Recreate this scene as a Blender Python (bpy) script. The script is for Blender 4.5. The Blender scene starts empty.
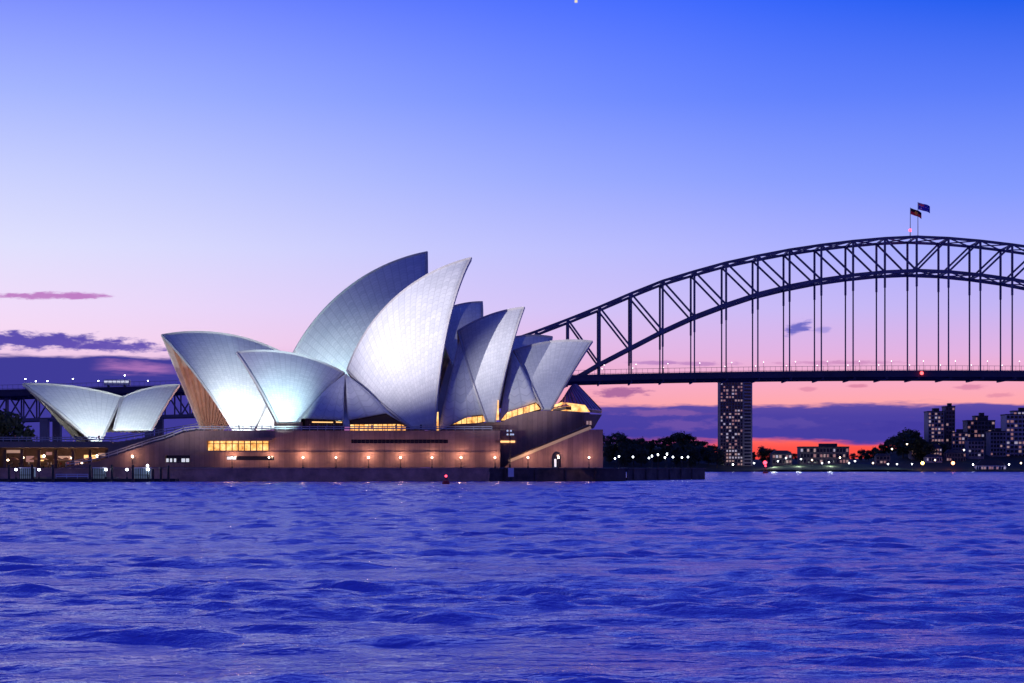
import bpy, math, random
from mathutils import Vector
random.seed(7)
R = math.radians
S = bpy.context.scene
COL = S.collection

# ------------------------------------------------------------------ camera
CAM_Z, F, HOR = 3.6, 2048.0, 467.0          # eye height, focal length in pixels, horizon row
cam = bpy.data.cameras.new('camera'); camo = bpy.data.objects.new('camera', cam); COL.objects.link(camo)
camo.location = (0, 0, CAM_Z); camo.rotation_euler = (R(90), 0, 0)
cam.lens = F / 1024 * 36; cam.sensor_width = 36; cam.shift_y = (HOR - 341.5) / 1024
cam.clip_start = 1; cam.clip_end = 30000
S.camera = camo
S.view_settings.view_transform = 'Standard'; S.view_settings.look = 'None'
S.view_settings.exposure = 0; S.view_settings.gamma = 1
S.cycles.use_denoising = True
S.cycles.max_bounces = 5; S.cycles.sample_clamp_indirect = 4

def lin(r, g, b):
    f = lambda c: (c/255/12.92) if c/255 <= .04045 else ((c/255+.055)/1.055)**2.4
    return (f(r), f(g), f(b), 1)

# ------------------------------------------------------------------ node helper
class NT:
    def __init__(s, tree): s.t = tree; s.n = tree.nodes; s.l = tree.links
    def new(s, typ, **kw):
        n = s.n.new(typ)
        for k, v in kw.items(): setattr(n, k, v)
        return n
    def put(s, sock, v):
        if isinstance(v, bpy.types.NodeSocket): s.l.new(v, sock)
        elif v is not None: sock.default_value = v
    def m(s, op, a, b=None, c=None, clamp=False):
        n = s.n.new('ShaderNodeMath'); n.operation = op; n.use_clamp = clamp
        s.put(n.inputs[0], a)
        if b is not None: s.put(n.inputs[1], b)
        if c is not None: s.put(n.inputs[2], c)
        return n.outputs[0]
    def ramp(s, fac, stops, interp='LINEAR'):
        n = s.n.new('ShaderNodeValToRGB'); cr = n.color_ramp; cr.interpolation = interp
        while len(cr.elements) < len(stops): cr.elements.new(.5)
        for e, (p, c) in zip(cr.elements, sorted(stops, key=lambda q: q[0])): e.position = p; e.color = c
        s.put(n.inputs[0], fac); return n.outputs[0]
    def mix(s, fac, a, b, mode='MIX'):
        n = s.n.new('ShaderNodeMix'); n.data_type = 'RGBA'; n.blend_type = mode
        s.put(n.inputs[0], fac); s.put(n.inputs[6], a); s.put(n.inputs[7], b); return n.outputs[2]
    def smooth(s, x, a, b):
        n = s.n.new('ShaderNodeMapRange'); n.interpolation_type = 'SMOOTHSTEP'
        s.put(n.inputs[0], x); s.put(n.inputs[1], a); s.put(n.inputs[2], b); return n.outputs[0]
    def noise(s, vec, scale, detail=4, rough=.55):
        n = s.n.new('ShaderNodeTexNoise'); s.put(n.inputs['Vector'], vec)
        n.inputs['Scale'].default_value = scale; n.inputs['Detail'].default_value = detail
        n.inputs['Roughness'].default_value = rough; return n.outputs['Fac']
    def comb(s, x, y, z):
        n = s.n.new('ShaderNodeCombineXYZ')
        for i, v in enumerate((x, y, z)): s.put(n.inputs[i], v)
        return n.outputs[0]

# ------------------------------------------------------------------ dusk sky
W = bpy.data.worlds.new('World'); S.world = W; W.use_nodes = True
k = NT(W.node_tree); k.n.clear()
tc = k.new('ShaderNodeTexCoord'); nz = k.new('ShaderNodeVectorMath', operation='NORMALIZE'); k.l.new(tc.outputs['Generated'], nz.inputs[0])
sx = k.new('ShaderNodeSeparateXYZ'); k.l.new(nz.outputs[0], sx.inputs[0])
dx, dy, dz = sx.outputs
hyp = k.m('SQRT', k.m('ADD', k.m('MULTIPLY', dx, dx), k.m('ADD', k.m('MULTIPLY', dy, dy), 1e-5)))
elev = k.m('MULTIPLY', k.m('DIVIDE', dz, hyp), 2048.0)          # tangent of the elevation
az = k.m('MULTIPLY', k.m('ARCTAN2', dx, dy), 2048.0)            # azimuth
T = k.m('DIVIDE', elev, 1200.0, clamp=True)
def st(y, *c): return ((HOR - y)/1200, lin(*c))
LOW = [st(467,255,70,62), st(446,255,84,76), st(428,255,140,140), st(405,255,168,172), st(385,248,170,196), st(355,226,178,226)]
mid = k.ramp(T, LOW + [st(310,202,188,248), st(250,178,182,255), st(180,140,160,255), st(100,100,132,255), st(0,58,104,255), st(-180,48,88,232), st(-700,40,66,190)])
right = k.ramp(T, LOW + [st(310,194,180,244), st(260,166,172,255), st(195,130,154,255), st(100,88,124,250), st(0,6,88,235), st(-180,10,66,205), st(-700,36,60,180)])
left = k.ramp(T, [st(467,150,80,150), st(400,214,150,206), st(345,250,218,242), st(310,243,222,250),
                  st(250,226,226,254), st(180,203,210,255), st(100,168,184,255), st(0,124,142,255), st(-180,70,100,235), st(-700,40,66,190)])
sky = k.mix(k.smooth(az, -640.0, 330.0), left, mid)
sky = k.mix(k.smooth(az, 120.0, 560.0), sky, right)
# low cloud banks, placed by compass direction and elevation
cv = k.comb(k.m('MULTIPLY', az, .006), k.m('MULTIPLY', elev, .035), 0.0)
n1 = k.noise(cv, 1.0, 5, .6)
n2 = k.noise(k.comb(k.m('MULTIPLY', az, .016), k.m('MULTIPLY', elev, .12), 3.0), 1.0, 5, .6)
wob = k.m('MULTIPLY', k.m('SUBTRACT', n1, .5), 26.0)
wob2 = k.m('MULTIPLY', k.m('SUBTRACT', n2, .5), 22.0)
e2 = k.m('ADD', k.m('ADD', elev, wob), k.m('MULTIPLY', wob2, .5))
def band(lo, hi, a0, a1, soft=3.0, asoft=60.0, e=None):
    e = e or e2
    v = k.m('MULTIPLY', k.smooth(e, lo-soft, lo+soft), k.m('SUBTRACT', 1.0, k.smooth(e, hi-soft, hi+soft)))
    h = k.m('MULTIPLY', k.smooth(az, a0-asoft, a0+asoft), k.m('SUBTRACT', 1.0, k.smooth(az, a1-asoft, a1+asoft)))
    return k.m('MULTIPLY', v, h)
ccol = k.ramp(k.m('DIVIDE', elev, 140.0, clamp=True), [(0, lin(80,60,156)), (.2, lin(58,58,162)), (.36, lin(66,62,164)), (.46, lin(92,76,166)), (.75, lin(66,64,160)), (1, lin(120,90,180))])
ccol = k.mix(k.m('MULTIPLY', k.smooth(n2, .56, .75), .22), ccol, lin(150, 92, 150))
def lay(s, mask, col): return k.mix(mask, s, col)
e_r = k.m('ADD', elev, k.m('ADD', k.m('MULTIPLY', wob, 1.05), k.m('MULTIPLY', wob2, .5)))
# big bank on the right, its underside rising to let the red strip through
under = k.m('ADD', 26.0, k.m('MULTIPLY', k.smooth(az, 160.0, 420.0), -4.0))
rb = k.m('MULTIPLY', k.smooth(e_r, k.m('SUBTRACT', under, 3.0), k.m('ADD', under, 4.0)), k.m('SUBTRACT', 1.0, k.smooth(e_r, 59.0, 64.0)))
sky = lay(sky, k.m('MULTIPLY', rb, k.smooth(az, -300.0, 0.0)), ccol)
sky = lay(sky, k.m('MULTIPLY', k.m('SUBTRACT', 1.0, k.smooth(e_r, 24.0, 32.0)), k.m('SUBTRACT', 1.0, k.smooth(az, 90.0, 200.0))), lin(86, 66, 160))
sky = lay(sky, k.m('MULTIPLY', k.m('SUBTRACT', 1.0, k.smooth(e_r, 28.0, 34.0)), k.smooth(az, 400.0, 520.0)), lin(70, 62, 160))
# left banks
sky = lay(sky, band(-40.0, 108.0, -1100.0, -210.0, 3.0, 120.0), lin(60, 58, 152))
sky = lay(sky, k.m('MULTIPLY', band(94.0, 101.0, -402.0, -340.0, 4.0, 18.0, k.m('ADD', elev, wob2)), .7), lin(196, 130, 196))
n3 = k.noise(k.comb(k.m('MULTIPLY', az, .05), k.m('MULTIPLY', elev, .16), 7.0), 1.0, 5, .6)
def wisp(a0, e0, ra, re, col, al, tilt=0.0):
    global sky
    x = k.m('DIVIDE', k.m('SUBTRACT', az, a0), ra); y = k.m('DIVIDE', k.m('SUBTRACT', k.m('SUBTRACT', elev, e0), k.m('MULTIPLY', k.m('SUBTRACT', az, a0), tilt)), re)
    d = k.m('ADD', k.m('SQRT', k.m('ADD', k.m('MULTIPLY', x, x), k.m('MULTIPLY', y, y))), k.m('MULTIPLY', k.m('SUBTRACT', n3, .5), 2.6))
    sky = lay(sky, k.m('MULTIPLY', k.m('SUBTRACT', 1.0, k.smooth(d, .45, 1.15)), al), col)
wisp(-456, 167, 58, 3.8, lin(190, 124, 196), .95, .02)
wisp(-420, 168, 26, 3.5, lin(190, 124, 196), .8)
wisp(-470, 123, 110, 9, lin(92, 78, 176), 1, -.02); wisp(-400, 119, 62, 6, lin(98, 80, 178), .95, -.03); wisp(-560, 124, 110, 9, lin(92, 78, 176), 1)
wisp(285, 138, 13, 7, lin(100, 100, 196), .95, .25); wisp(308, 136, 9, 4, lin(150, 140, 220), .7)
wisp(108, 74, 32, 5, lin(160, 96, 156), .9, .05); wisp(150, 54, 44, 4, lin(150, 100, 170), .5)
wisp(145, 104, 26, 2.5, lin(172, 120, 190), .7); wisp(190, 103, 40, 2.5, lin(180, 124, 190), .7); wisp(330, 103, 60, 2.5, lin(190, 124, 180), .6)
wisp(340, 80, 12, 2, lin(200, 110, 150), .6); wisp(455, 78, 16, 3, lin(200, 116, 160), .6); wisp(480, 70, 14, 2.5, lin(206, 120, 160), .5); wisp(295, 77, 10, 2, lin(206, 120, 160), .5)
wisp(170, 42, 40, 6, lin(112, 82, 170), .7); wisp(255, 44, 60, 6, lin(88, 74, 168), .7); wisp(420, 40, 90, 7, lin(50, 52, 158), .6)
# first star
star = k.m('MULTIPLY', k.m('SUBTRACT', 1.0, k.smooth(k.m('ABSOLUTE', k.m('SUBTRACT', az, 64.0)), .5, 2.2)), k.m('SUBTRACT', 1.0, k.smooth(k.m('ABSOLUTE', k.m('SUBTRACT', elev, 465.5)), .5, 2.2)))
sky = k.mix(star, sky, lin(250, 235, 190))
sky = k.mix(k.m('LESS_THAN', dz, -.002), sky, lin(40, 42, 120))
# the eastern sky behind the viewer is already night
east = k.smooth(k.m('DIVIDE', dy, hyp), .35, -.35)
sky = k.mix(k.m('MULTIPLY', east, .60), sky, lin(22, 26, 92))
nish = k.new('ShaderNodeTexSky', sky_type='NISHITA', sun_disc=False)
nish.sun_elevation = R(-1.0) if False else R(0.5); nish.sun_rotation = R(8)
bg1 = k.new('ShaderNodeBackground'); k.l.new(sky, bg1.inputs[0]); bg1.inputs[1].default_value = 1.0
bg2 = k.new('ShaderNodeBackground'); k.l.new(nish.outputs[0], bg2.inputs[0]); bg2.inputs[1].default_value = .001
add = k.new('ShaderNodeAddShader'); k.l.new(bg1.outputs[0], add.inputs[0]); k.l.new(bg2.outputs[0], add.inputs[1])
wo = k.new('ShaderNodeOutputWorld'); k.l.new(add.outputs[0], wo.inputs[0])

sl = bpy.data.lights.new('afterglow_sun', 'SUN'); sl.energy = .03; sl.angle = R(70); sl.color = (1, .6, .7)
so = bpy.data.objects.new('afterglow_sun', sl); COL.objects.link(so); so.rotation_euler = (R(-88), 0, R(-8))

# ------------------------------------------------------------------ floodlights on the roof shells
def at(px, py, Y): return Vector(((px-512)/F*Y, Y, CAM_Z + (HOR-py)/F*Y))
def spot(name, loc, aim, watt, deg, col=(1, 1, 1), blend=.6, rad=.6):
    l = bpy.data.lights.new(name, 'SPOT'); l.energy = watt; l.spot_size = R(deg); l.spot_blend = blend; l.color = col; l.shadow_soft_size = rad
    o = bpy.data.objects.new(name, l); COL.objects.link(o); o.location = loc
    o.rotation_euler = (Vector(aim) - Vector(loc)).to_track_quat('-Z', 'Y').to_euler(); return o
COOL = (.86, .93, 1.0)
spot('floodlight_main_sail', (-205, 330, 14), at(398, 316, 520), 5.6e6, 11.8, (.95, .92, 1.0), 1)
spot('floodlight_south_shell', at(282, 440, 496), at(284, 392, 520), 100000, 40, (.62, .93, 1.0), 1)
spot('floodlight_south_sails', (-190, 335, 12), at(256, 385, 530), 1.25e6, 10, (.93, .90, 1.0), 1)
spot('floodlight_hall_shell', at(247, 425, 541), at(259, 400, 562), 100000, 90, (.82, .95, 1.0), 1)
spot('floodlight_terrace_shells', (-70, 400, 10), at(520, 374, 524), 5.4e5, 14, (.86, .88, 1.0), .9)
spot('floodlight_restaurant', at(88, 438, 536), at(96, 402, 556), 26000, 110, (.82, .97, 1.0), 1)
spot('floodlight_restaurant', at(136, 434, 539), at(136, 408, 556), 16000, 100, (.82, .97, 1.0), 1)
spot('floodlight_hall_sail', at(335, 423, 564), at(350, 345, 585), 30000, 90, (.40, .88, .98), 1)
def ptlight(loc, watt, col, r=.25, name='lamp_light'):
    l = bpy.data.lights.new(name, 'POINT'); l.energy = watt; l.color = col; l.shadow_soft_size = r
    o = bpy.data.objects.new(name, l); COL.objects.link(o); o.location = loc
ptlight(at(207, 429, 574), 7000, (1, .52, .42), .6, 'hall_mouth_light')
ptlight(at(222, 428, 566), 4200, (1, .48, .38), .6, 'hall_mouth_light')

# ------------------------------------------------------------------ mesh helper
class MB:
    def __init__(s): s.v = []; s.f = []; s.mi = []; s.uv = {}
    def face(s, idx, mi=0): s.f.append(tuple(idx)); s.mi.append(mi)
    def box(s, c, h, mi=0, rz=0.0):
        b = len(s.v); ca, sa = math.cos(rz), math.sin(rz)
        for z in (-1, 1):
            for x, y in ((-1, -1), (1, -1), (1, 1), (-1, 1)):
                X, Y = x*h[0], y*h[1]
                s.v.append((c[0]+X*ca-Y*sa, c[1]+X*sa+Y*ca, c[2]+z*h[2]))
        for q in ((3,2,1,0),(4,5,6,7),(0,1,5,4),(1,2,6,5),(2,3,7,6),(3,0,4,7)): s.face([b+i for i in q], mi)
        return s
    def bar(s, a, b, w, h=None, mi=0):
        """a square bar from a to b"""
        a, b = Vector(a), Vector(b); d = (b-a)
        if d.length < 1e-6: return s
        d.normalize(); u = d.cross(Vector((0, 0, 1)))
        if u.length < 1e-3: u = Vector((1, 0, 0))
        u.normalize(); v = u.cross(d).normalized(); h = h or w; i0 = len(s.v)
        for p in (a, b):
            for x, y in ((-1,-1),(1,-1),(1,1),(-1,1)): s.v.append(tuple(p + u*(x*w/2) + v*(y*h/2)))
        for q in ((0,1,2,3),(7,6,5,4),(0,4,5,1),(1,5,6,2),(2,6,7,3),(3,7,4,0)): s.face([i0+i for i in q], mi)
        return s
    def tube(s, a, b, r0, r1=None, n=8, mi=0):
        a, b = Vector(a), Vector(b); d = (b-a).normalized(); r1 = r0 if r1 is None else r1
        u = d.cross(Vector((0, 0, 1)));  u = Vector((1, 0, 0)) if u.length < 1e-3 else u.normalized(); v = d.cross(u); i0 = len(s.v)
        for p, r in ((a, r0), (b, r1)):
            for j in range(n):
                t = 2*math.pi*j/n; s.v.append(tuple(p + u*(r*math.cos(t)) + v*(r*math.sin(t))))
        for j in range(n): s.face((i0+j, i0+(j+1) % n, i0+n+(j+1) % n, i0+n+j), mi)
        s.face([i0+n-1-j for j in range(n)], mi); s.face([i0+n+j for j in range(n)], mi); return s
    def lathe(s, c, prof, n=10, mi=0):
        i0 = len(s.v); m_ = len(prof)
        for r, z in prof:
            for j in range(n):
                t = 2*math.pi*j/n; s.v.append((c[0]+r*math.cos(t), c[1]+r*math.sin(t), c[2]+z))
        for q in range(m_-1):
            for j in range(n): s.face((i0+q*n+j, i0+q*n+(j+1) % n, i0+(q+1)*n+(j+1) % n, i0+(q+1)*n+j), mi)
        return s
    def ball(s, c, r, n=8, mi=0):
        return s.lathe(c, [(max(.001, r*math.sin(math.pi*i/5)), -r*math.cos(math.pi*i/5)) for i in range(6)], n, mi)
    def prism(s, pts, dvec, mi=0):
        """polygon of 3D points swept along dvec"""
        i0 = len(s.v); n = len(pts); d = Vector(dvec)
        for p in pts: s.v.append(tuple(p))
        for p in pts: s.v.append(tuple(Vector(p)+d))
        s.face([i0+i for i in range(n)], mi); s.face([i0+n+n-1-i for i in range(n)], mi)
        for i in range(n): s.face((i0+i, i0+n+i, i0+n+(i+1) % n, i0+(i+1) % n), mi)
        return s
    def build(s, name, mats, parent=None, smooth=False, fix=True):
        me = bpy.data.meshes.new(name); me.from_pydata([tuple(v) for v in s.v], [], s.f)
        mats = mats if isinstance(mats, (list, tuple)) else [mats]
        for m_ in mats: me.materials.append(m_)
        me.polygons.foreach_set('material_index', s.mi)
        if s.uv:
            ul = me.uv_layers.new(name='UVMap')
            for lp in me.loops: ul.data[lp.index].uv = s.uv.get(lp.vertex_index, (0, 0))
        if fix:
            import bmesh
            bm = bmesh.new(); bm.from_mesh(me); bmesh.ops.recalc_face_normals(bm, faces=bm.faces); bm.to_mesh(me); bm.free()
        if smooth: me.polygons.foreach_set('use_smooth', [True]*len(me.polygons))
        me.update()
        o = bpy.data.objects.new(name, me); COL.objects.link(o)
        if parent is not None:
            o.parent = parent; o.location = [-a for a in world_loc(parent)]
        return o
def world_loc(o):
    v = Vector(o.location)
    while o.parent: o = o.parent; v += Vector(o.location)
    return v
def tag(o, label, cat, group=None):
    o['label'] = label; o['category'] = cat
    if group: o['group'] = group
    return o
def thing(name, label, cat, loc=(0, 0, 0), group=None):
    o = bpy.data.objects.new(name, None); COL.objects.link(o); o.location = loc; o.empty_display_size = .5
    return tag(o, label, cat, group)
def dup(root, loc, label=None, rz=None, sc=None):
    r = root.copy(); COL.objects.link(r); r.location = loc
    if label: r['label'] = label
    if rz is not None: r.rotation_euler = (0, 0, rz)
    if sc is not None: r.scale = (sc if hasattr(sc, '__len__') else (sc, sc, sc))
    def rec(src, dst):
        for ch in [c for c in bpy.data.objects if c.parent == src]:
            c = ch.copy(); COL.objects.link(c); c.parent = dst; rec(ch, c)
    rec(root, r); return r
ORD = ['first','second','third','fourth','fifth','sixth','seventh','eighth','ninth','tenth','eleventh','twelfth','thirteenth','fourteenth','fifteenth',
       'sixteenth','seventeenth','eighteenth','nineteenth','twentieth']
TENS = {2: 'twenty', 3: 'thirty', 4: 'forty', 5: 'fifty', 6: 'sixty', 7: 'seventy', 8: 'eighty', 9: 'ninety'}
def nth(i):
    n = i+1
    if n <= 20: return ORD[n-1]
    if n % 10 == 0: return TENS[n//10][:-1] + 'ieth'
    return TENS[n//10] + '-' + ORD[n % 10-1]

# ------------------------------------------------------------------ materials
def mat(name, col, rough=.7, metal=0.0, noise=None, emit=None, es=1.0, bump=None, spec=None):
    m_ = bpy.data.materials.new(name); m_.use_nodes = True; q = NT(m_.node_tree); p = q.n['Principled BSDF']
    p.inputs['Base Color'].default_value = (*col, 1); p.inputs['Roughness'].default_value = rough; p.inputs['Metallic'].default_value = metal
    if spec is not None: p.inputs['Specular IOR Level'].default_value = spec
    tcn = q.new('ShaderNodeTexCoord')
    if noise:
        sc, amt = noise; f = q.noise(tcn.outputs['Object'], sc, 5, .6)
        lo = tuple(c*(1-amt) for c in col)+(1,); hi = tuple(min(1, c*(1+amt)) for c in col)+(1,)
        q.l.new(q.ramp(f, [(.3, lo), (.7, hi)]), p.inputs['Base Color'])
    if bump:
        b = q.new('ShaderNodeBump'); b.inputs['Strength'].default_value = bump[1]; b.inputs['Distance'].default_value = .2
        q.l.new(q.noise(tcn.outputs['Object'], bump[0], 4), b.inputs['Height']); q.l.new(b.outputs[0], p.inputs['Normal'])
    if emit:
        p.inputs['Emission Color'].default_value = (*emit, 1); p.inputs['Emission Strength'].default_value = es
    return m_

def tile_mat():
    m_ = bpy.data.materials.new('white_roof_tiles'); m_.use_nodes = True; q = NT(m_.node_tree); p = q.n['Principled BSDF']
    uv = q.new('ShaderNodeUVMap'); uv.uv_map = 'UVMap'; sp = q.new('ShaderNodeSeparateXYZ'); q.l.new(uv.outputs[0], sp.inputs[0])
    u, v = sp.outputs[0], sp.outputs[1]
    fu = q.m('FRACT', u); tri = q.m('ABSOLUTE', q.m('SUBTRACT', fu, .5))          # chevron: bent rows inside each rib bay
    fv = q.m('FRACT', q.m('ADD', v, q.m('MULTIPLY', tri, .9)))
    lu = q.m('SUBTRACT', 1.0, q.smooth(q.m('MINIMUM', fu, q.m('SUBTRACT', 1.0, fu)), .03, .10))
    lv = q.m('SUBTRACT', 1.0, q.smooth(q.m('MINIMUM', fv, q.m('SUBTRACT', 1.0, fv)), .03, .12))
    line = q.m('MAXIMUM', lu, lv)
    cell = q.new('ShaderNodeTexWhiteNoise'); cell.noise_dimensions = '2D'
    q.l.new(q.comb(q.m('FLOOR', u), q.m('FLOOR', q.m('ADD', v, q.m('MULTIPLY', tri, .9))), 0.0), cell.inputs['Vector'])
    tcn = q.new('ShaderNodeTexCoord')
    base = q.mix(cell.outputs[0], (.64, .64, .63, 1), (.75, .74, .72, 1))
    base = q.mix(q.m('MULTIPLY', q.smooth(q.noise(tcn.outputs['Object'], .09, 5, .65), .45, .75), .25), base, (.48, .47, .46, 1))
    base = q.mix(q.m('MULTIPLY', line, .34), base, (.36, .35, .35, 1))
    q.l.new(base, p.inputs['Base Color']); p.inputs['Roughness'].default_value = .42
    return m_
M = {}
M['tile'] = tile_mat()
M['concrete'] = mat('rib_concrete', (.42, .34, .29), .8, noise=(.5, .2))
M['edge'] = mat('edge_concrete', (.50, .47, .46), .7, noise=(.4, .15))
M['steel'] = mat('bridge_steel', (.14, .125, .19), .6, .2, noise=(.08, .3))
M['deckm'] = mat('deck_steel', (.06, .05, .085), .8, noise=(.05, .3))
M['pier'] = mat('pier_stone', (.25, .22, .2), .9, noise=(.1, .2))
M['dark'] = mat('dark_metal', (.03, .03, .035), .5, .5)
M['glassd'] = mat('dark_glass', (.02, .02, .03), .08)
M['bronze'] = mat('bronze_frame', (.10, .06, .04), .4, .6)
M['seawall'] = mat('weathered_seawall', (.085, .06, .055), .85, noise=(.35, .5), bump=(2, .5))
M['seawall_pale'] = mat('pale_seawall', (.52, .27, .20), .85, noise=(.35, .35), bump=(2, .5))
M['paving'] = mat('granite_paving', (.24, .19, .17), .7, noise=(.3, .15))
M['white'] = mat('white_paint', (.7, .7, .7), .5)
M['lampw'] = mat('lamp_globe_warm', (.9, .8, .7), .4, emit=(1, .72, .48), es=14)
M['lampc'] = mat('lamp_globe_cool', (.9, .9, .9), .4, emit=(.85, .9, 1), es=14)
M['lampo'] = mat('lamp_globe_amber', (.9, .6, .2), .4, emit=(1, .5, .12), es=12)
M['lampr'] = mat('beacon_red', (.9, .1, .1), .4, emit=(1, .05, .09), es=5)
M['lampr2'] = mat('beacon_red_large', (.9, .1, .1), .4, emit=(1, .07, .07), es=5)
M['glow'] = mat('warm_window', (.6, .4, .2), .5, emit=(1, .55, .2), es=1.6)
M['winw'] = mat('lit_window_warm', (.6, .5, .4), .4, emit=(1, .60, .50), es=.30)
M['winc'] = mat('lit_window_cool', (.6, .6, .6), .4, emit=(.95, .82, .95), es=.33)
M['wind'] = mat('dim_window', (.3, .2, .2), .4, emit=(.9, .42, .40), es=.28)
M['pane'] = mat('bright_pane', (.6, .6, .6), .4, emit=(.85, .88, 1), es=.75)
M['red_paint'] = mat('red_paint', (.45, .03, .03), .5)

def granite():
    m_ = bpy.data.materials.new('pink_granite_cladding'); m_.use_nodes = True; q = NT(m_.node_tree); p = q.n['Principled BSDF']
    tcn = q.new('ShaderNodeTexCoord'); sp = q.new('ShaderNodeSeparateXYZ'); q.l.new(tcn.outputs['Object'], sp.inputs[0])
    fx = q.m('FRACT', q.m('DIVIDE', q.m('ADD', sp.outputs[0], q.m('MULTIPLY', sp.outputs[1], .5)), 1.25))
    line = q.m('SUBTRACT', 1.0, q.smooth(q.m('MINIMUM', fx, q.m('SUBTRACT', 1.0, fx)), .02, .09))
    cell = q.new('ShaderNodeTexWhiteNoise'); cell.noise_dimensions = '1D'
    q.l.new(q.m('FLOOR', q.m('DIVIDE', q.m('ADD', sp.outputs[0], q.m('MULTIPLY', sp.outputs[1], .5)), 1.25)), cell.inputs['W'])
    b = q.mix(cell.outputs[0], (.30, .175, .145, 1), (.40, .24, .20, 1))
    st_ = q.noise(q.comb(q.m('MULTIPLY', sp.outputs[0], .5), q.m('MULTIPLY', sp.outputs[1], .5), q.m('MULTIPLY', sp.outputs[2], .06)), 1.0, 5, .65)
    b = q.mix(q.m('MULTIPLY', q.smooth(st_, .5, .72), .55), b, (.12, .075, .07, 1))
    b = q.mix(q.m('MULTIPLY', q.smooth(q.noise(tcn.outputs['Object'], .35, 6, .7), .42, .7), .4), b, (.16, .10, .085, 1))
    b = q.mix(q.m('MULTIPLY', line, .3), b, (.12, .07, .06, 1))
    q.l.new(b, p.inputs['Base Color']); p.inputs['Roughness'].default_value = .75; return m_
M['granite'] = granite()

def water_mat():
    m_ = bpy.data.materials.new('harbour_water'); m_.use_nodes = True; q = NT(m_.node_tree); p = q.n['Principled BSDF']
    p.inputs['Base Color'].default_value = (.022, .026, .34, 1); p.inputs['Roughness'].default_value = .16; p.inputs['IOR'].default_value = 1.333
    p.inputs['Specular IOR Level'].default_value = .5
    g = q.new('ShaderNodeNewGeometry'); sp = q.new('ShaderNodeSeparateXYZ'); q.l.new(g.outputs['Position'], sp.inputs[0])
    def sc(ax, ay, rot=0.0):
        c, s_ = math.cos(rot), math.sin(rot)
        X = q.m('ADD', q.m('MULTIPLY', sp.outputs[0], c), q.m('MULTIPLY', sp.outputs[1], s_)); Y = q.m('SUBTRACT', q.m('MULTIPLY', sp.outputs[1], c), q.m('MULTIPLY', sp.outputs[0], s_))
        return q.comb(q.m('MULTIPLY', X, ax), q.m('MULTIPLY', Y, ay), 0.0)
    h = q.m('MULTIPLY', q.noise(sc(.30, .40, -.3), 1.0, 3, .5), .55)
    h = q.m('ADD', h, q.m('MULTIPLY', q.noise(sc(1.1, 1.5, .2), 1.0, 3, .55), .22))
    h = q.m('ADD', h, q.m('MULTIPLY', q.noise(sc(3.2, 4.0, -.1), 1.0, 3, .6), .07))
    b = q.new('ShaderNodeBump'); b.inputs['Strength'].default_value = 1; b.inputs['Distance'].default_value = 1.3
    q.l.new(h, b.inputs['Height']); N = b.outputs[0]
    q.n.remove(p)
    df = q.new('ShaderNodeBsdfDiffuse'); df.inputs[0].default_value = (.17, .155, .78, 1); q.l.new(N, df.inputs['Normal'])
    gl = q.new('ShaderNodeBsdfGlossy'); gl.inputs[0].default_value = (.88, .88, 1.0, 1); gl.inputs['Roughness'].default_value = .16; q.l.new(N, gl.inputs['Normal'])
    fr = q.new('ShaderNodeFresnel'); fr.inputs[0].default_value = 1.333; q.l.new(N, fr.inputs['Normal'])
    mx = q.new('ShaderNodeMixShader'); q.l.new(q.m('MULTIPLY_ADD', fr.outputs[0], .85, .10), mx.inputs[0]); q.l.new(df.outputs[0], mx.inputs[1]); q.l.new(gl.outputs[0], mx.inputs[2])
    q.l.new(mx.outputs[0], q.n['Material Output'].inputs[0])
    return m_
M['water'] = water_mat()

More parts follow.
